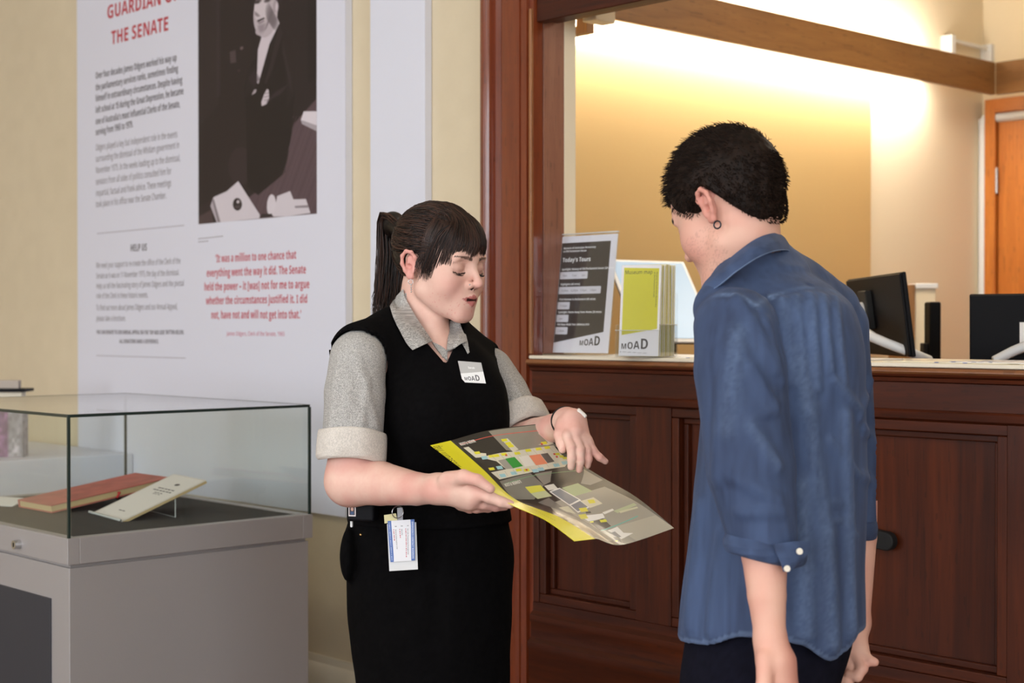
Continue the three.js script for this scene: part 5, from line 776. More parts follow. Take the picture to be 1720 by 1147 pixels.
  const watch = part('watch_strap', w.inv(ring(P(948, 709, 2.79), wdir, V(0, 1, 0), 0.0232, 0.0228, 0.011, 0.0003)), M.blackMatt, w, 'black watch strap');
  const wc = P(977, 694, 2.744); part('watch_case', w.inv(new RoundedBoxGeometry(0.021, 0.008, 0.024, 2, 0.0035).rotateZ(-0.75).translate(wc.x, wc.y, wc.z)), std({ color: hex('#e8e2da'), roughness: 0.3 }), watch, 'pale watch case');
  // name badge pinned to the vest
  const bTex = canvasTex(320, 256, (c) => { c.fillStyle = '#b9b6b2'; c.fillRect(0, 0, 320, 256); c.fillStyle = '#efedea'; c.beginPath(); c.moveTo(0, 150); c.lineTo(320, 110); c.lineTo(320, 256); c.lineTo(0, 256); c.fill(); c.fillStyle = '#f6f5f2'; c.font = 'bold 34px sans-serif'; c.fillText('Sarah', 120, 84); moad(c, 34, 228, 84, '#4b4546'); });
  const bgt = [[769, 606], [808, 609], [816, 644], [777, 642]].map(([x, y]) => [x, y]), bd = hit(vest, 792, 626, 2.6, 3.2) - 0.012;
  const bq = bgt.map(([x, y], i) => P(x, y, bd + (i === 1 || i === 2 ? 0.006 : -0.004)));
  part('name_badge', w.inv(sheet([[bq[3], bq[2]], [bq[0], bq[1]]], 0.002, (i, j) => [j, i])), std({ map: bTex, roughness: 0.35 }), w, 'grey and white name badge');

  // ------------------------------------------------ things clipped at her belt
  const bb = P(614, 870, 2.835), rd = viewThing('belt_radio', 'black radio pouch with a photo sticker clipped at her belt', 'radio', V(bb.x, bb.y - 0.006, bb.z));
  const bI = new THREE.Matrix4().makeRotationY(-0.25); const addR = (n, g, m, l) => part(n, g.applyMatrix4(bI), m, rd, l);
  addR('case', bx(-0.034, 0.0, -0.02, 0.02, 0.045, 0.012, 0.006), M.black); addR('photo_sticker', new THREE.PlaneGeometry(0.014, 0.022).translate(-0.0215, 0.021, 0.0125), std({ map: canvasTex(64, 96, (c) => { c.fillStyle = '#d8cfcf'; c.fillRect(0, 0, 64, 96); c.fillStyle = '#3a2a2c'; c.fillRect(8, 10, 48, 76); c.fillStyle = '#c79a88'; c.beginPath(); c.ellipse(32, 38, 12, 16, 0, 0, 7); c.fill(); c.fillStyle = '#22406a'; c.fillRect(16, 58, 32, 24); }), roughness: 0.4 }), 'tiny portrait sticker'); addR('clip', bx(-0.03, -0.012, -0.004, -0.025, 0.003, 0.002, 0.002), M.plastic);
  const idb = P(678, 958, 2.80), idc = viewThing('identity_cards', 'blue and white identity cards hanging from her belt on a key ring', 'identity card', idb);
  const idTex = canvasTex(300, 470, (c) => { c.fillStyle = '#e9e9ee'; c.fillRect(0, 0, 300, 470); c.fillStyle = '#4d6fb3'; c.fillRect(0, 0, 40, 470); c.fillRect(256, 0, 44, 470); c.save(); c.translate(268, 24); c.rotate(Math.PI / 2); c.fillStyle = '#dfe7f6'; c.font = 'bold 27px sans-serif'; c.fillText('EMERGENCY CONTACT NUMBERS', 0, 0); c.restore(); c.save(); c.translate(12, 20); c.rotate(Math.PI / 2); c.fillStyle = '#cfdaf0'; c.font = '16px sans-serif'; for (let k = 0; k < 22; k++) c.fillRect(k * 20, -10, 8 + (k * 7) % 9, 8); c.restore(); [[212, '1', 'For Life Threatening Emergencies', 15], [146, '2', 'Security', 5], [78, '3', 'General Information Line', 6]].forEach(([x, n, a, b]) => { c.save(); c.translate(x, 70); c.rotate(Math.PI / 2); c.fillStyle = '#22242c'; c.font = 'bold 26px sans-serif'; c.fillText(n, -10, 0); c.font = '20px sans-serif'; c.fillText(a, 30, 0); c.fillStyle = '#b5283a'; for (let k = 0; k < b; k++) c.fillRect(30 + k * 22, 12, 10 + (k * 5) % 9, 9); c.restore(); }); });
  const quadAt = (pts, d, th) => { const q = pts.map(([x, y]) => P(x, y, d)); return idc.inv(sheet([[q[3], q[2]], [q[0], q[1]]], th, (i, j) => [j, i])); };
  part('front_card', quadAt([[651, 875], [696, 872], [697, 941], [656, 944]], 2.792, 0.001), std({ map: idTex, roughness: 0.35 }), idc, 'white card with blue stripes');
  part('rear_card', quadAt([[650, 880], [699, 877], [702, 956], [654, 959]], 2.797, 0.002), M.plastic, idc, 'clear card sleeve'); part('yellow_tag', quadAt([[645, 865], [665, 862], [668, 876], [646, 879]], 2.795, 0.002), std({ color: hex('#d8cf9c'), roughness: 0.5 }), idc, 'pale yellow tag'); part('strap', quadAt([[667, 853], [676, 852], [677, 878], [668, 879]], 2.794, 0.0015), std({ color: hex('#9a9aa0'), roughness: 0.4 }), idc);
  const rc = P(668, 860, 2.79); part('key_ring', idc.inv(new THREE.TorusGeometry(0.011, 0.0009, 8, 28).rotateY(0.5).translate(rc.x, rc.y, rc.z)), M.chrome, idc, 'steel key ring');
}
// ---------------------------------------------------------------- the open folded map
{
  const rows = [[[723, 748, 2.72], [757, 740, 2.75], [820, 723, 2.79], [905, 712, 2.85]], [[788, 797, 2.66], [812, 789, 2.69], [868, 770, 2.745], [948, 760, 2.81]], [[852, 844, 2.605], [864, 838, 2.63], [920, 816, 2.685], [1005, 798, 2.77]], [[915, 873, 2.55], [938, 868, 2.575], [985, 862, 2.625], [1070, 836, 2.72]], [[965, 909, 2.495], [1000, 905, 2.525], [1045, 915, 2.575], [1132, 887, 2.67]]];
  const vs = [0, 0.19, 0.52, 1];
  // columns at their own place across the sheet
  const N = 44, Mv = 40, g0 = rows.map((r) => { const pts = r.map((q) => P(...q)); const out = []; for (let j = 0; j <= Mv; j++) { const v = j / Mv; let k = 0; while (k < 2 && v > vs[k + 1]) k++; const t = (v - vs[k]) / (vs[k + 1] - vs[k]), gg = (i) => pts[clamp(i, 0, 3)], m = k === 0 ? (a, b, c, d) => lerp(b, c, t) : (a, b, c, d) => cr(a, b, c, d, t); out.push(V(m(gg(k - 1).x, gg(k).x, gg(k + 1).x, gg(k + 2).x), m(gg(k - 1).y, gg(k).y, gg(k + 1).y, gg(k + 2).y), m(gg(k - 1).z, gg(k).z, gg(k + 1).z, gg(k + 2).z))); } return out; });
  const grid = []; for (let i = 0; i <= N; i++) grid.push([]); for (let j = 0; j <= Mv; j++) spline(g0.map((r) => r[j]), N).forEach((p, i) => grid[i].push(p));
  const proj = grid.map((r) => r.map((p) => { const d = -p.z; const y = (p.y - CAMY) / d; return [860 + F * p.x / d, 548 - F * y]; }));
  const uvAt = (px, py) => { let b = 1e9, u = 0, v = 0; for (let i = 0; i <= N; i++) for (let j = 0; j <= Mv; j++) { const q = proj[i][j], e = (q[0] - px) ** 2 + (q[1] - py) ** 2; if (e < b) { b = e; u = i; v = j; } } const i0 = clamp(u, 1, N - 1), j0 = clamp(v, 1, Mv - 1), a = proj[i0][j0], du = [(proj[i0 + 1][j0][0] - proj[i0 - 1][j0][0]) / 2, (proj[i0 + 1][j0][1] - proj[i0 - 1][j0][1]) / 2], dv = [(proj[i0][j0 + 1][0] - proj[i0][j0 - 1][0]) / 2, (proj[i0][j0 + 1][1] - proj[i0][j0 - 1][1]) / 2], D = du[0] * dv[1] - du[1] * dv[0], ex = px - a[0], ey = py - a[1]; return [(i0 + clamp((ex * dv[1] - ey * dv[0]) / D, -2, 2)) / N, (j0 + clamp((du[0] * ey - du[1] * ex) / D, -2, 2)) / Mv]; };
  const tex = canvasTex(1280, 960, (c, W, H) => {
    const q = (zx, zy) => { const [u, v] = uvAt(700 + zx * 0.2674, 660 + zy * 0.2674); return [u * W, (1 - v) * H]; };
    const poly = (col, pts, stroke, lw = 8) => { c.beginPath(); pts.forEach((p, i) => i ? c.lineTo(...q(...p)) : c.moveTo(...q(...p))); c.closePath(); if (col) { c.fillStyle = col; c.fill(); } if (stroke) { c.strokeStyle = stroke; c.lineWidth = lw; c.stroke(); } };
    const line = (col, lw, ...pts) => { c.beginPath(); pts.forEach((p, i) => i ? c.lineTo(...q(...p)) : c.moveTo(...q(...p))); c.strokeStyle = col; c.lineWidth = lw; c.stroke(); };
    const text = (s, a, b, size, col, bold) => { const A = q(...a), B = q(...b); c.save(); c.translate(...A); c.rotate(Math.atan2(B[1] - A[1], B[0] - A[0])); c.font = (bold ? 'bold ' : '') + size + 'px sans-serif'; const k = Math.hypot(B[0] - A[0], B[1] - A[1]) / c.measureText(s).width; c.scale(k, 1); c.fillStyle = col; c.fillText(s, 0, 0); c.restore(); };
    const cell = (col, x, y, w = 26, h = 15) => poly(col, [[x - w / 2 - h * 0.3, y - h / 2 + w * 0.06], [x + w / 2 - h * 0.3, y - h / 2 - w * 0.06], [x + w / 2 + h * 0.3, y + h / 2 - w * 0.06], [x - w / 2 + h * 0.3, y + h / 2 + w * 0.06]]);
    c.fillStyle = '#1b1916'; c.fillRect(0, 0, W, H);
    poly('#8f8a7c', [[450, 240], [780, 196], [880, 340], [620, 372], [562, 360]]);  // grey areas: sheen on the glossy folds, painted in as flat print
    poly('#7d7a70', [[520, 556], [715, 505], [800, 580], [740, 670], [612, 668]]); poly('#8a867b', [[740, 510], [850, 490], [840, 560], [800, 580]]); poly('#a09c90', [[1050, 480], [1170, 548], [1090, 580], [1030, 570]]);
    poly('#9d998c', [[1010, 640], [1180, 590], [1640, 860], [1300, 960], [1230, 930], [1080, 820], [880, 760], [830, 700]]); poly('#6f6d66', [[760, 690], [830, 660], [990, 770], [1250, 930], [1200, 930]]); poly('#b3ae9d', [[1250, 840], [1500, 770], [1640, 862], [1380, 930]]);  // more of the paper sheen painted as grey polygons
    // main floor
    const pale = '#d9d4bf';
    poly(pale, [[292, 345], [325, 338], [368, 375], [435, 380], [440, 402], [370, 408]]); poly(pale, [[400, 405], [540, 375], [600, 370], [650, 360], [860, 330], [955, 430], [930, 465], [700, 505], [520, 545], [465, 500], [560, 480], [500, 430]]); poly(pale, [[528, 290], [570, 286], [640, 356], [605, 372]]); poly(pale, [[762, 255], [790, 250], [860, 318], [820, 330], [760, 325], [825, 312]]);
    poly('#9e9a8f', [[510, 425], [560, 415], [610, 475], [560, 480]]); poly('#2b9a38', [[555, 415], [615, 403], [668, 460], [606, 475]]); poly('#e6e2d6', [[640, 402], [700, 392], [742, 455], [680, 465]]); poly('#ea8960', [[705, 395], [775, 385], [822, 445], [750, 456]]); poly('#5a5751', [[778, 385], [822, 378], [866, 432], [822, 442]]);
    for (const [x, y] of [[380, 377], [470, 398], [500, 395], [548, 386], [632, 380], [700, 362], [765, 353], [820, 344], [550, 297], [575, 318], [590, 334], [800, 315], [470, 478], [640, 485], [690, 486]]) cell('#e4dc2e', x, y, 34, 16);
    for (const [x, y] of [[425, 408], [520, 470], [540, 520], [610, 505], [780, 480], [878, 455], [930, 440], [745, 490]]) cell('#9ccbd2', x, y, 36, 20);
    for (const [x, y] of [[562, 392], [865, 385], [880, 402], [785, 322], [690, 484]]) cell('#cf3b30', x, y, 12, 10);
    for (const [x, y] of [[885, 385], [910, 400], [930, 410]]) cell('#d8d41e', x, y, 26, 14);
    c.strokeStyle = '#8e897b'; for (let k = 0; k < 9; k++) line('#a49f90', 2, [470 + k * 52, 392 - k * 7], [500 + k * 52, 425 - k * 7]); for (let k = 0; k < 8; k++) line('#a49f90', 2, [520 + k * 52, 535 - k * 11], [500 + k * 52, 500 - k * 9]);
    line('#d8574a', 7, [270, 326], [780, 236]); text('MAIN FLOOR', [358, 292], [262, 316], 44, '#efece2', true);
    line('#77a878', 5, [545, 575], [1015, 488]); text('LOWER FLOOR', [648, 548], [545, 572], 40, '#e6e2d6', true); line('#5fb5a9', 6, [1155, 866], [1390, 775]);
    // lower floor
    poly('#dcd650', [[680, 592], [778, 580], [810, 615], [716, 632]]); poly('#c3c79a', [[716, 632], [810, 615], [850, 650], [760, 668]]); poly('#dedace', [[800, 585], [860, 572], [890, 605], [830, 615]]); poly('#a8b888', [[910, 598], [1012, 568], [1105, 618], [985, 652]]);
    poly('#8b8e92', [[838, 622], [898, 600], [1025, 672], [960, 706]], '#f0eee8', 9); poly('#7f8287', [[962, 706], [1025, 676], [1080, 718], [1012, 750]], '#f0eee8', 9); poly('#ddd6ba', [[1030, 680], [1110, 656], [1168, 696], [1088, 724]]); cell('#e0d62c', 1098, 683, 40, 22); cell('#e0d62c', 1048, 735, 46, 24); poly('#f0eee8', [[1015, 772], [1168, 758], [1182, 785], [1078, 808]]); cell('#d8d23c', 1046, 778, 46, 28); poly('#cfccb0', [[890, 722], [950, 712], [1000, 762], [940, 748]]); cell('#2c2a27', 1078, 752, 30, 10);
    poly('#b9c39a', [[1235, 742], [1365, 692], [1384, 706], [1262, 756]]); poly('#d0d0b0', [[1270, 745], [1385, 715], [1392, 724], [1280, 756]]); poly('#e8e6de', [[1165, 752], [1230, 728], [1240, 738], [1180, 764]]); poly('#16140f', [[1085, 812], [1170, 790], [1220, 838], [1150, 866]]); cell('#e0dc20', 1172, 805, 40, 16); cell('#e0dc20', 1100, 812, 22, 8); poly('#f0eee8', [[1200, 866], [1260, 842], [1300, 880], [1360, 882], [1285, 922], [1260, 900]]); poly('#8c8c8c', [[1205, 885], [1245, 872], [1285, 905], [1250, 915]]); poly('#16140f', [[1235, 910], [1262, 905], [1300, 955], [1290, 962]]); cell('#e0dc20', 1256, 932, 16, 8);
    // yellow margin along one long edge
    c.fillStyle = '#e4dc12'; c.fillRect(0, H * 0.81, W, H * 0.19); text('Museum map', [284, 468], [138, 330], 96, '#34361c', false);
    for (let k = 0; k < 18; k++) line('#9a941e', 7, [650 + k * 12.5, 692 + k * 6.3], [650 + k * 12.5 + 4 + (k * 3) % 6, 692 + k * 6.3 + 3 + (k * 3) % 3]);
  });
  const b = P(865, 845, 2.62), w = toWorld(b);
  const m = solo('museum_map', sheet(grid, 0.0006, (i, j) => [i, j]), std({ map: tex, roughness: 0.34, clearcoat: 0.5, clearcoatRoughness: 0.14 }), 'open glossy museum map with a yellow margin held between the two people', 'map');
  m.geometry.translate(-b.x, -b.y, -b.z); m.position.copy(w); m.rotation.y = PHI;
}
// ================================================================ man
{
  const base = P(1310, 900, 2.42); base.y = 0;
  const w = viewThing('person', 'person in a blue denim shirt with rolled sleeves looking down at the map', 'person', base);
  const HD = frame(P(1228, 357, 2.45), -135 * Math.PI / 180, 29 * Math.PI / 180, 0, 0.955), hf = HD.field(headField({ gap: 0.0012, chin: -0.098, jawY: -0.055 }));
  const neckBot = P(1252, 475, 2.46), neckF = uni(0.02, capf(HD.out(0, -0.03, -0.022), neckBot, 0.05, 0.055), capf(HD.out(0, -0.06, 0.0), P(1235, 480, 2.44), 0.045, 0.05));
  const tone = lin('#dda593'), pink = lin('#cf8478'), pale = lin('#e4b8a4'), stub = lin('#b98a7c'), browC = lin('#1a1210');
  const col = (X, Y, Z) => { const [x, y, z] = HD.loc(X, Y, Z), ax = Math.abs(x); let c = mixc(tone, pale, clamp(0.5 + 0.4 * noise3(X * 60, Y * 60, Z * 60), 0, 1)); c = mixc(c, pink, 0.5 * Math.exp(-((ax - 0.05) ** 2 + (y + 0.03) ** 2 + (z - 0.06) ** 2) / 0.0009)); if (ax > 0.069 && Math.abs(y) < 0.04 && z < 0.006 && z > -0.04) c = mixc(c, pink, 0.65); const n = noise3(X * 600, Y * 600, Z * 600); if (y < -0.02 && z > 0.0 && y > -0.09 && n > 0.3) c = mixc(c, stub, 0.4); if (ax > 0.011 && ax < 0.05 && z > 0.05 && Math.abs(y - 0.03) < 0.0045) c = browC; if (ax > 0.017 && ax < 0.047 && z > 0.06 && Math.abs(y + 0.003) < 0.0018) c = browC; return c; };
  const hc = HD.out(0, 0, 0), yN = P(0, 500, 2.45).y;
  const headG = nets((x, y, z) => smax(smin(hf(x, y, z), neckF(x, y, z), 0.02), yN - y, 0.002), [hc.x - 0.16, yN - 0.01, hc.z - 0.16], [hc.x + 0.16, hc.y + 0.15, hc.z + 0.16], 0.0024, col);
  // arms
  const R_ = (px, py, d, r) => [P(px, py, d), r];
  const shL = P(1238, 545, 2.28), elL = P(1268, 820, 2.25), wrL = P(1294, 1078, 2.2), shR = P(1402, 545, 2.58), elR = P(1432, 800, 2.6), wrR = P(1436, 1046, 2.54);
  const foreL = chain(0.003, [[elL, 0.045], [P(1284, 930, 2.22), 0.033], [P(1288, 1000, 2.21), 0.0275], [wrL, 0.0215]]), palmL = uni(0.012, chain(0.01, [[wrL, 0.0225], [P(1302, 1110, 2.195), 0.026], [P(1310, 1165, 2.19), 0.024]]), capf(P(1312, 1115, 2.2), P(1320, 1165, 2.2), 0.019, 0.018));
  const fL = [chain(0.003, [R_(1286, 1105, 2.18, 0.014), R_(1284, 1150, 2.165, 0.0115), R_(1290, 1195, 2.155, 0.0095)]), ...[0, 1, 2, 3].map((k) => chain(0.003, [R_(1298 + k * 9, 1168 + (k === 0 ? 4 : k === 3 ? -4 : 0), 2.175 + k * 0.017, 0.0105), R_(1302 + k * 9, 1215, 2.17 + k * 0.017, 0.0092), R_(1300 + k * 9, 1250 - k * 3, 2.165 + k * 0.017, 0.0085), R_(1296 + k * 9, 1275 - k * 5, 2.16 + k * 0.017, 0.0072)]))];
  const armL = (x, y, z) => { let d = smin(foreL(x, y, z), palmL(x, y, z), 0.012), e = 1; for (const f of fL) e = smin(e, f(x, y, z), 0.001); return smin(d, e, 0.006); };
  const foreR = chain(0.003, [[elR, 0.042], [P(1440, 900, 2.58), 0.032], [wrR, 0.024]]), palmR = uni(0.01, chain(0.01, [[wrR, 0.024], [P(1428, 1085, 2.535), 0.024], [P(1420, 1110, 2.53), 0.02]]), capf(P(1438, 1078, 2.525), P(1444, 1100, 2.52), 0.017, 0.015));
  const fR = [chain(0.003, [R_(1446, 1090, 2.52, 0.012), R_(1453, 1104, 2.51, 0.0098), R_(1461, 1110, 2.503, 0.0086), R_(1469, 1112, 2.50, 0.0072)]), chain(0.003, [R_(1440, 1102, 2.515, 0.0115), R_(1448, 1122, 2.50, 0.0098), R_(1440, 1136, 2.495, 0.0088), R_(1426, 1134, 2.50, 0.0076)]), chain(0.003, [R_(1428, 1110, 2.52, 0.0112), R_(1432, 1134, 2.505, 0.0096), R_(1422, 1146, 2.50, 0.0086), R_(1412, 1140, 2.505, 0.0074)]), chain(0.003, [R_(1414, 1112, 2.525, 0.011), R_(1412, 1138, 2.515, 0.0094), R_(1408, 1154, 2.515, 0.0084), R_(1408, 1166, 2.52, 0.0072)]), chain(0.003, [R_(1404, 1110, 2.535, 0.0105), R_(1402, 1134, 2.53, 0.0088), R_(1404, 1150, 2.53, 0.0076)])];
  const armR = (x, y, z) => { let d = smin(foreR(x, y, z), palmR(x, y, z), 0.012), e = 1; for (const f of fR) e = smin(e, f(x, y, z), 0.001); return smin(d, e, 0.006); };
  const acol = (X, Y, Z) => { let c = mixc(tone, pale, clamp(0.5 + 0.5 * noise3(X * 40, Y * 40, Z * 40), 0, 1)); return mixc(c, pink, clamp(0.2 + 0.4 * noise3(X * 22 + 5, Y * 22, Z * 22), 0, 0.5)); };
  const gL = nets(armL, ...boxOf([P(1262, 880, 2.22), P(1300, 1280, 2.16), P(1335, 1200, 2.23)], 0.045), 0.0027, acol), gR = nets(armR, ...boxOf([P(1440, 880, 2.58), P(1470, 1160, 2.5), P(1400, 1130, 2.53)], 0.04), 0.0024, acol);
  // shirt
  const D0 = 2.43, rows = [[455, 1225, 1350], [480, 1210, 1392], [510, 1198, 1424], [550, 1192, 1440], [600, 1190, 1449], [660, 1184, 1449], [740, 1178, 1449], [820, 1170, 1451], [900, 1160, 1451], [1000, 1146, 1450], [1080, 1137, 1450], [1125, 1130, 1449]].map(([y, l, r], i) => { const a = P(l, y, D0), b = P(r, y, D0); return [a.y, (a.x + b.x) / 2, -D0, (b.x - a.x) / 2, [0.06, 0.1, 0.135, 0.15, 0.155, 0.155, 0.15, 0.148, 0.146, 0.148, 0.15, 0.15][i]]; });
  const torso = stackf(rows), slL = chain(0.004, [[P(1234, 552, 2.29), 0.062], [P(1240, 620, 2.27), 0.0655], [P(1262, 790, 2.245), 0.062], [P(1283, 912, 2.22), 0.047]]), slR = chain(0.004, [[P(1402, 552, 2.58), 0.058], [P(1415, 660, 2.6), 0.052], [P(1428, 770, 2.6), 0.05], [P(1440, 872, 2.58), 0.034]]);
  const trap = uni(0.02, capf(P(1272, 452, 2.45), P(1215, 520, 2.33), 0.06, 0.045), capf(P(1290, 455, 2.47), P(1395, 520, 2.56), 0.055, 0.048));
  const fdL = [
    [[1316, 505, 2.29], [1330, 640, 2.28], 0.008, 0.005], [[1338, 500, 2.3], [1350, 660, 2.28], 0.007, 0.004], [[1362, 495, 2.31], [1372, 650, 2.3], 0.007, 0.005], [[1384, 495, 2.33], [1396, 620, 2.32], 0.006, 0.004], [[1404, 500, 2.36], [1418, 640, 2.34], 0.006, 0.004],
    [[1340, 600, 2.28], [1356, 690, 2.28], 0.012, 0.006], [[1356, 690, 2.28], [1386, 890, 2.28], 0.011, 0.006], [[1386, 890, 2.28], [1398, 1080, 2.28], 0.013, 0.006], [[1420, 700, 2.31], [1432, 1060, 2.33], 0.012, 0.005], [[1345, 820, 2.28], [1352, 1060, 2.28], 0.014, 0.006],
    [[1392, 737, 2.29], [1448, 802, 2.36], 0.005, 0.005], [[1402, 637, 2.3], [1444, 686, 2.35], 0.006, 0.004], [[1405, 870, 2.29], [1440, 900, 2.33], 0.005, 0.004], [[1370, 835, 2.28], [1430, 850, 2.31], 0.006, 0.003],
    [[1240, 560, 2.22], [1222, 720, 2.2], 0.014, 0.004], [[1258, 712, 2.19], [1306, 782, 2.2], 0.008, 0.005], [[1250, 700, 2.19], [1302, 690, 2.2], 0.007, 0.004], [[1215, 640, 2.21], [1206, 800, 2.2], 0.012, 0.004], [[1262, 620, 2.2], [1300, 680, 2.21], 0.008, 0.005], [[1230, 800, 2.19], [1306, 840, 2.19], 0.009, 0.004], [[1240, 860, 2.18], [1312, 862, 2.18], 0.007, 0.005], [[1300, 620, 2.24], [1262, 540, 2.22], 0.009, 0.006], [[1285, 540, 2.26], [1312, 640, 2.26], 0.008, 0.006], [[1236, 500, 2.26], [1300, 600, 2.24], 0.007, 0.005], [[1180, 850, 2.33], [1160, 1050, 2.33], 0.014, 0.006], [[1215, 900, 2.3], [1196, 1060, 2.3], 0.013, 0.005],
    [[1462, 640, 2.55], [1445, 700, 2.53], 0.008, 0.004], [[1470, 750, 2.55], [1450, 720, 2.53], 0.008, 0.005], [[1474, 820, 2.55], [1450, 800, 2.53], 0.008, 0.004],
  ];
  // seams: shoulder, yoke, sleeve head
  const seam = [[[1190, 499, 2.28], [1226, 497, 2.25]], [[1226, 497, 2.25], [1272, 520, 2.25]], [[1272, 520, 2.25], [1296, 503, 2.27]], [[1296, 503, 2.27], [1338, 487, 2.29]], [[1338, 487, 2.29], [1382, 485, 2.32]], [[1382, 485, 2.32], [1416, 497, 2.37]]].map(([a, b]) => { const f = (px, py, g) => 0; return [V(...a), V(...b)]; });
  const yCutL = P(1284, 925, 2.22).y, xCutL = P(1284, 925, 2.22).x;
  const raw = (x, y, z) => { let d = smin(torso(x, y, z), trap(x, y, z), 0.05); d = smin(d, smax(slL(x, y, z), (yCutL - y) - (x - xCutL) * 0.12, 0.002), 0.007); d = smin(d, slR(x, y, z), 0.007); return d; };
  const fd = fdL.map(([a, b, wd, am]) => foldOn(raw, a, b, wd, am * 2.4, 1.9, 3.0));
  const seamW = seam.map(([a, b]) => { const q = [a, b].map((p) => P(p.x, p.y, hit(raw, p.x, p.y, 1.9, 3.0))); return q; });
  const seamR = seamW.map(([a, b]) => ridge(a, b, 0.0032, -0.0026)), seamE = seamW.map(([a, b]) => ridge(a.clone().add(V(0, 0.006, 0)), b.clone().add(V(0, 0.006, 0)), 0.004, 0.0022)), fade = seamW.map(([a, b]) => ridge(a.clone().add(V(0, 0.006, 0)), b.clone().add(V(0, 0.005, 0)), 0.0042, 1));
  const hem = [[1120, 1112], [1180, 1096], [1250, 1070], [1300, 1066], [1335, 1078], [1400, 1111], [1425, 1100], [1460, 1074]];
  const hemY = (px) => { let k = 0; while (k < hem.length - 2 && px > hem[k + 1][0]) k++; const t = clamp((px - hem[k][0]) / (hem[k + 1][0] - hem[k][0]), 0, 1); return P(px, lerp(hem[k][1], hem[k + 1][1], t * t * (3 - 2 * t)), 2.3).y; };
  const shirtF = (x, y, z) => { let d = raw(x, y, z); if (d > 0.05) return d; d -= 0.004 * noise3(x * 15, y * 6, z * 15) + 0.0012 * noise3(x * 44, y * 17, z * 44); for (const f of fd) d -= f(x, y, z); for (const f of seamR) d -= f(x, y, z); for (const f of seamE) d -= f(x, y, z); const px = 860 + F * x / 2.3; d = smax(d, hemY(px) - y, 0.002); const neck = neckF(x, y, z) - 0.006; d = smax(d, -neck, 0.004); return d; };
  const dA = lin('#283552'), dB = lin('#465a80'), dC = lin('#7085a6');
  const denim = (x, y, z) => { let n = 0.5 + 0.28 * noise3(x * 26, y * 5, z * 26) + 0.22 * noise3(x * 160, y * 22, z * 160) + 0.18 * noise3(x * 9, y * 5, z * 9); let c = mixc(dA, dB, clamp(n, 0, 1)); let f = 0; for (const q of fade) f += q(x, y, z); for (let i = 0; i < 16; i++) f += fd[i](x, y, z) * 45; c = mixc(c, dC, clamp(f * (0.55 + 0.45 * noise3(x * 240, y * 240, z * 240)), 0, 0.75)); const hp = 860 + F * x / 2.3, hy = y - hemY(hp); if (hy < 0.011 && hy > 0.0 && z > -2.5) c = mixc(c, hy > 0.009 ? dA : dC, 0.35); return c; };
  const gS = nets(shirtF, [P(1100, 0, 2.4).x, P(0, 1130, 2.3).y, -2.72], [P(1500, 0, 2.45).x, P(0, 400, 2.4).y, -2.13], 0.0042, denim, 1.5);
  const twill = dataTex(64, 64, (u, v, x, y) => { const n = ((x + y) % 4 < 2 ? 150 : 100) + hash(x, y, 3) * 60; return [n, n, n]; }, false, [45, 45]);
  const denimMat = clothMat({ roughness: 0.82, bumpMap: twill, bumpScale: 0.0003, sheen: 0.2, sheenColor: rgb(0.4, 0.5, 0.8) });
  const shirt = part('shirt', w.inv(wrapUV(gS, P(1300, 0, 2.4).x, -2.4, 0.16)), denimMat, w, 'blue denim shirt with rolled sleeves');
  // collar: stand folded over, open at the front
  const cTop = [[1186, 474, 2.36], [1206, 454, 2.335], [1238, 426, 2.335], [1272, 402, 2.35], [1302, 393, 2.40], [1318, 402, 2.46], [1312, 410, 2.54], [1270, 430, 2.57], [1215, 462, 2.54], [1190, 480, 2.50]], cBot = [[1176, 494, 2.335], [1204, 484, 2.305], [1240, 455, 2.295], [1280, 430, 2.315], [1312, 421, 2.375], [1330, 426, 2.46], [1325, 436, 2.56], [1275, 455, 2.60], [1210, 488, 2.57], [1182, 500, 2.52]];
  const cg = splineGrid([cTop.map((q) => P(...q)), cTop.map((q, i) => P(lerp(q[0], cBot[i][0], 0.55), lerp(q[1], cBot[i][1], 0.45), lerp(q[2], cBot[i][2], 0.8) - 0.003)), cBot.map((q) => P(...q))], 12, 60);
  const cgeo = wrapUV(sheet(cg, 0.004), P(1265, 0, 2.45).x, -2.45, 0.07); { const p = cgeo.attributes.position, a = new Float32Array(p.count * 3); for (let i = 0; i < p.count; i++) { const x = p.getX(i), y = p.getY(i), z = p.getZ(i), n = 0.5 + 0.4 * noise3(x * 60, y * 60, z * 60), c = mixc(dA, dB, clamp(n, 0, 1)); a.set(c, i * 3); } cgeo.setAttribute('color', new THREE.BufferAttribute(a, 3)); }
  part('collar', w.inv(cgeo), denimMat, shirt, 'folded denim collar');
  const stitch = cg[12].map((p, j) => p.clone().lerp(cg[11][j], 0.8).add(p.clone().sub(P(1262, 440, 2.45)).setY(0).normalize().multiplyScalar(0.0028))); part('collar_stitching', w.inv(paint(tube(stitch.slice(2, 50), 0.0007, 0.0007, 5), dC)), denimMat, shirt);
  // rolled cuff of the left sleeve with its loose tab and buttons
  const cuffRow = (yl, yr, dl, r, sq) => { const q = []; for (let k = 0; k <= 40; k++) { const a = k / 40 * 2 * Math.PI; const cx = 1285, s = Math.sin(a), c = Math.cos(a); q.push(V(0, 0, 0).copy(P(cx, lerp(yl, yr, (c + 1) / 2), 2.222)).add(V(r * c, 0, r * s * 0.85))); } return q; };
  const cuffG = sheet(splineGrid([cuffRow(896, 912, 0, 0.0545), cuffRow(908, 926, 0, 0.0585), cuffRow(922, 944, 0, 0.0565), cuffRow(926, 950, 0, 0.046)], 14, 40), 0.0035);
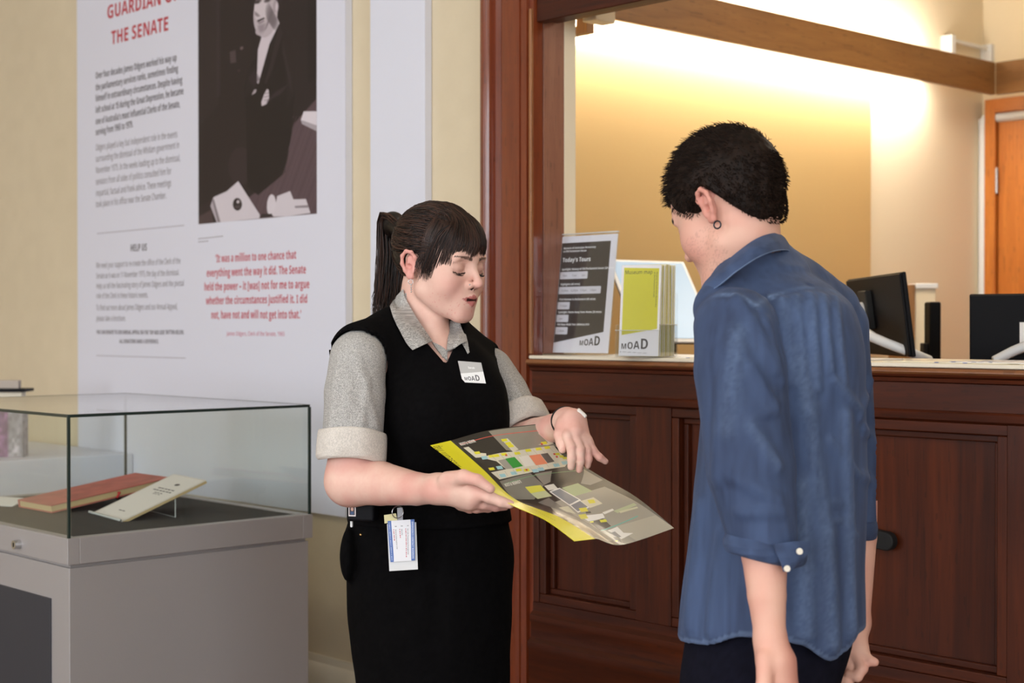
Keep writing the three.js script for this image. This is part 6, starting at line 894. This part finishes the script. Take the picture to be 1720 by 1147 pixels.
  const tab = sheet(splineGrid([[[1300, 914, 2.165], [1335, 909, 2.168], [1359, 909, 2.18]], [[1304, 930, 2.162], [1336, 928, 2.166], [1360, 922, 2.18]], [[1312, 946, 2.162], [1334, 946, 2.168], [1346, 942, 2.176]], [[1316, 960, 2.164], [1326, 958, 2.168], [1332, 955, 2.174]]].map((r) => r.map((q) => P(...q))), 12, 10), 0.003);
  for (const [n, g, l] of [['cuff', cuffG, 'rolled denim cuff'], ['cuff_tab', tab, 'loose denim cuff tab']]) { const p = g.attributes.position, a = new Float32Array(p.count * 3); for (let i = 0; i < p.count; i++) a.set(mixc(dA, dB, clamp(0.45 + 0.5 * noise3(p.getX(i) * 80, p.getY(i) * 80, p.getZ(i) * 80), 0, 1)), i * 3); g.setAttribute('color', new THREE.BufferAttribute(a, 3)); part(n, w.inv(g), denimMat, shirt, l); }
  for (const [x, y, d] of [[1343, 926, 2.158], [1322, 955, 2.156]]) part('button', w.inv(new THREE.CylinderGeometry(0.0046, 0.0046, 0.0022, 18).rotateX(Math.PI / 2 - 0.2).rotateY(0.3).translate(...P(x, y, d).toArray())), std({ color: hex('#efe9dc'), roughness: 0.25 }), shirt, 'white shirt button');
  part('cuff', w.inv(paint(sheet(splineGrid([[0.038, 872], [0.041, 884], [0.038, 899], [0.03, 902]].map(([r, y]) => { const q = []; for (let k = 0; k <= 30; k++) { const a = k / 30 * 2 * Math.PI; q.push(P(1441, y + 2 * Math.cos(a), 2.575).add(V(r * 0.75 * Math.cos(a), 0, r * Math.sin(a)))); } return q; }), 10, 30), 0.003), mixc(dA, dB, 0.3))), denimMat, shirt, 'denim cuff of the far sleeve');
  // trunk, trousers, shoes
  const xL = P(1250, 0, 2.36).x, xR = P(1360, 0, 2.5).x;
  const hipRows = [[1020, 1166, 1434], [1070, 1152, 1430], [1147, 1142, 1408], [1300, 1146, 1396]].map(([y, l, r], i) => { const a = P(l, y, 2.43), b = P(r, y, 2.43); return [a.y, (a.x + b.x) / 2, -2.43, (b.x - a.x) / 2, [0.12, 0.125, 0.125, 0.115][i]]; });
  const hip = stackf(hipRows), legs = uni(0.03, chain(0.01, [[V(xL, 0.62, -2.36), 0.1], [V(xL, 0.1, -2.36), 0.075]]), chain(0.01, [[V(xR, 0.62, -2.5), 0.1], [V(xR, 0.1, -2.5), 0.075]]));
  const tr = lin('#14141f'); part('trousers', w.inv(nets((x, y, z) => smax(smin(hip(x, y, z), legs(x, y, z), 0.03) - 0.002 * noise3(x * 24, y * 14, z * 24), 0.07 - y, 0.003), [P(1110, 0, 2.4).x, 0.06, -2.66], [P(1470, 0, 2.4).x, hipRows[0][0] + 0.01, -2.2], 0.008, (x, y, z) => { const n = 1 + 0.3 * noise3(x * 300, y * 300, z * 300); return [tr[0] * n, tr[1] * n, tr[2] * n]; })), clothMat({ roughness: 1, specularIntensity: 0.2 }), w, 'dark navy trousers');
  const teeRows = hipRows.slice(0, 3); const tee = (x, y, z) => smax(smax(hip(x, y, z) - 0.006, P(0, 1074, 2.3).y - y, 0.002), y - P(0, 1040, 2.3).y, 0.002); part('undershirt', w.inv(nets(tee, [P(1110, 0, 2.4).x, P(0, 1085, 2.3).y, -2.66], [P(1470, 0, 2.4).x, P(0, 1030, 2.3).y, -2.2], 0.007, () => [0.75, 0.74, 0.74])), clothMat(), w, 'white undershirt hem');
  for (const [x, z] of [[xL, -2.36], [xR, -2.5]]) part('shoe', w.inv(nets(uni(0.02, ellf(x, 0.046, z, 0.05, 0.046, 0.06), ellf(x - 0.09, 0.036, z - 0.05, 0.085, 0.034, 0.06)), [x - 0.22, -0.012, z - 0.16], [x + 0.1, 0.12, z + 0.1], 0.009, () => [0.02, 0.02, 0.022])), clothMat({ roughness: 0.4 }), w);
  const trunk = (x, y, z) => Math.min(smax(torso(x, y, z) + 0.02, P(0, 1030, 2.4).y - y, 0.002), hip(x, y, z) + 0.012, legs(x, y, z) + 0.015, trap(x, y, z) + 0.015, slL(x, y, z) + 0.015);
  const gT = nets((x, y, z) => smax(smax(trunk(x, y, z), 0.06 - y, 0.002), y - yN + 0.004, 0.001), [P(1110, 0, 2.4).x, 0.05, -2.68], [P(1480, 0, 2.4).x, yN, -2.18], 0.012, () => tone);
  part('body', w.inv(merge([headG, gL, gR, gT])), skinMat, w, 'fair skinned head, neck and hands');
  // hair
  const h0 = lin('#120c09'), h1 = lin('#2a1c15'), E1a = ellf(0, 0.052, -0.012, 0.083, 0.090, 0.101), E1b = ellf(0, 0.0, -0.034, 0.071, 0.073, 0.060), E1c = ellf(0, 0.036, -0.014, 0.0805, 0.094, 0.1), E1 = (x, y, z) => smin(smin(E1a(x, y, z), E1b(x, y, z), 0.02), E1c(x, y, z), 0.01);
  const bottom = (z) => z < -0.028 ? Math.max(-0.066, 0.02 + 2.3 * (z + 0.028)) : z < 0.004 ? lerp(0.02, 0.034, sstep(-0.028, -0.018, z)) - 0.03 * sstep(-0.006, 0.004, z) : z < 0.032 ? 0.002 : 0.002 + (z - 0.032) * 1.15;
  const capF = (x, y, z) => { const [X, Y, Z] = HD.loc(x, y, z); let d = E1(X, Y, Z) + 0.004 * sstep(0.05, -0.02, Y); d -= 0.0022 * noise3(X * 90, Y * 60, Z * 90) + 0.0012 * noise3(X * 260, Y * 160, Z * 260); d = smax(d, bottom(Z) - Y, 0.006); return d; };
  const capG = nets(capF, [hc.x - 0.17, hc.y - 0.12, hc.z - 0.17], [hc.x + 0.17, hc.y + 0.17, hc.z + 0.17], 0.003, (x, y, z) => mixc(h0, h1, clamp(0.4 + 0.5 * noise3(x * 300, y * 90, z * 300), 0, 1)));
  const sp = []; let tries = 0; while (sp.length < 7000 && tries++ < 40000) { const u = rr(-1, 1), a = rr(0, 6.2832), s = Math.sqrt(1 - u * u), X = s * Math.cos(a), Y = u, Z = s * Math.sin(a), kind = rnd(), low = kind < 0.3, mid_ = kind > 0.7, p = low ? V(X * 0.071, Y * 0.073, -0.034 + Z * 0.060) : mid_ ? V(X * 0.0805, 0.036 + Y * 0.094, -0.014 + Z * 0.1) : V(X * 0.083, 0.052 + Y * 0.09, -0.012 + Z * 0.101); if (p.y < bottom(p.z) + 0.004 || E1(p.x, p.y, p.z) < -0.006) continue; const shr = -0.001; p.addScaledVector(V(X, Y, Z), -shr - 0.002); const len = p.y > 0.06 ? rr(0.009, 0.019) : p.y > 0.0 ? rr(0.006, 0.012) : rr(0.003, 0.007); const dir = V(X, Y, Z).multiplyScalar(0.5).add(V(rr(-0.3, 0.3), p.y > 0.05 ? 0.15 : -0.7, p.y > 0.05 ? 0.75 : p.z > 0.02 ? 0.5 : -0.25)).add(V(rr(-0.3, 0.3), rr(-0.3, 0.3), rr(-0.3, 0.3))).normalize(), mid = p.clone().addScaledVector(dir, len * 0.55).addScaledVector(V(X, Y, Z), 0.0018), end = p.clone().addScaledVector(dir, len); sp.push(paint(tube([p, mid, end].map((q) => q.applyMatrix4(HD.m)), 0.0008, 0.0002, 3, false), mixc(h0, h1, rnd()))); }
  part('hair', w.inv(merge([capG, ...sp])), std({ color: 0xffffff, vertexColors: true, roughness: 0.6, specularIntensity: 0.3 }), w, 'short dark cropped hair');
  const ep = HD.out(0.0775, -0.037, -0.0145); part('hoop_earring', w.inv(new THREE.TorusGeometry(0.0058, 0.0013, 10, 28).rotateY(-0.6).translate(ep.x, ep.y, ep.z + 0.002)), std({ color: hex('#2b2c33'), roughness: 0.25, metalness: 0.8 }), w, 'small black hoop earring');
}
renderer.render(scene, camera);
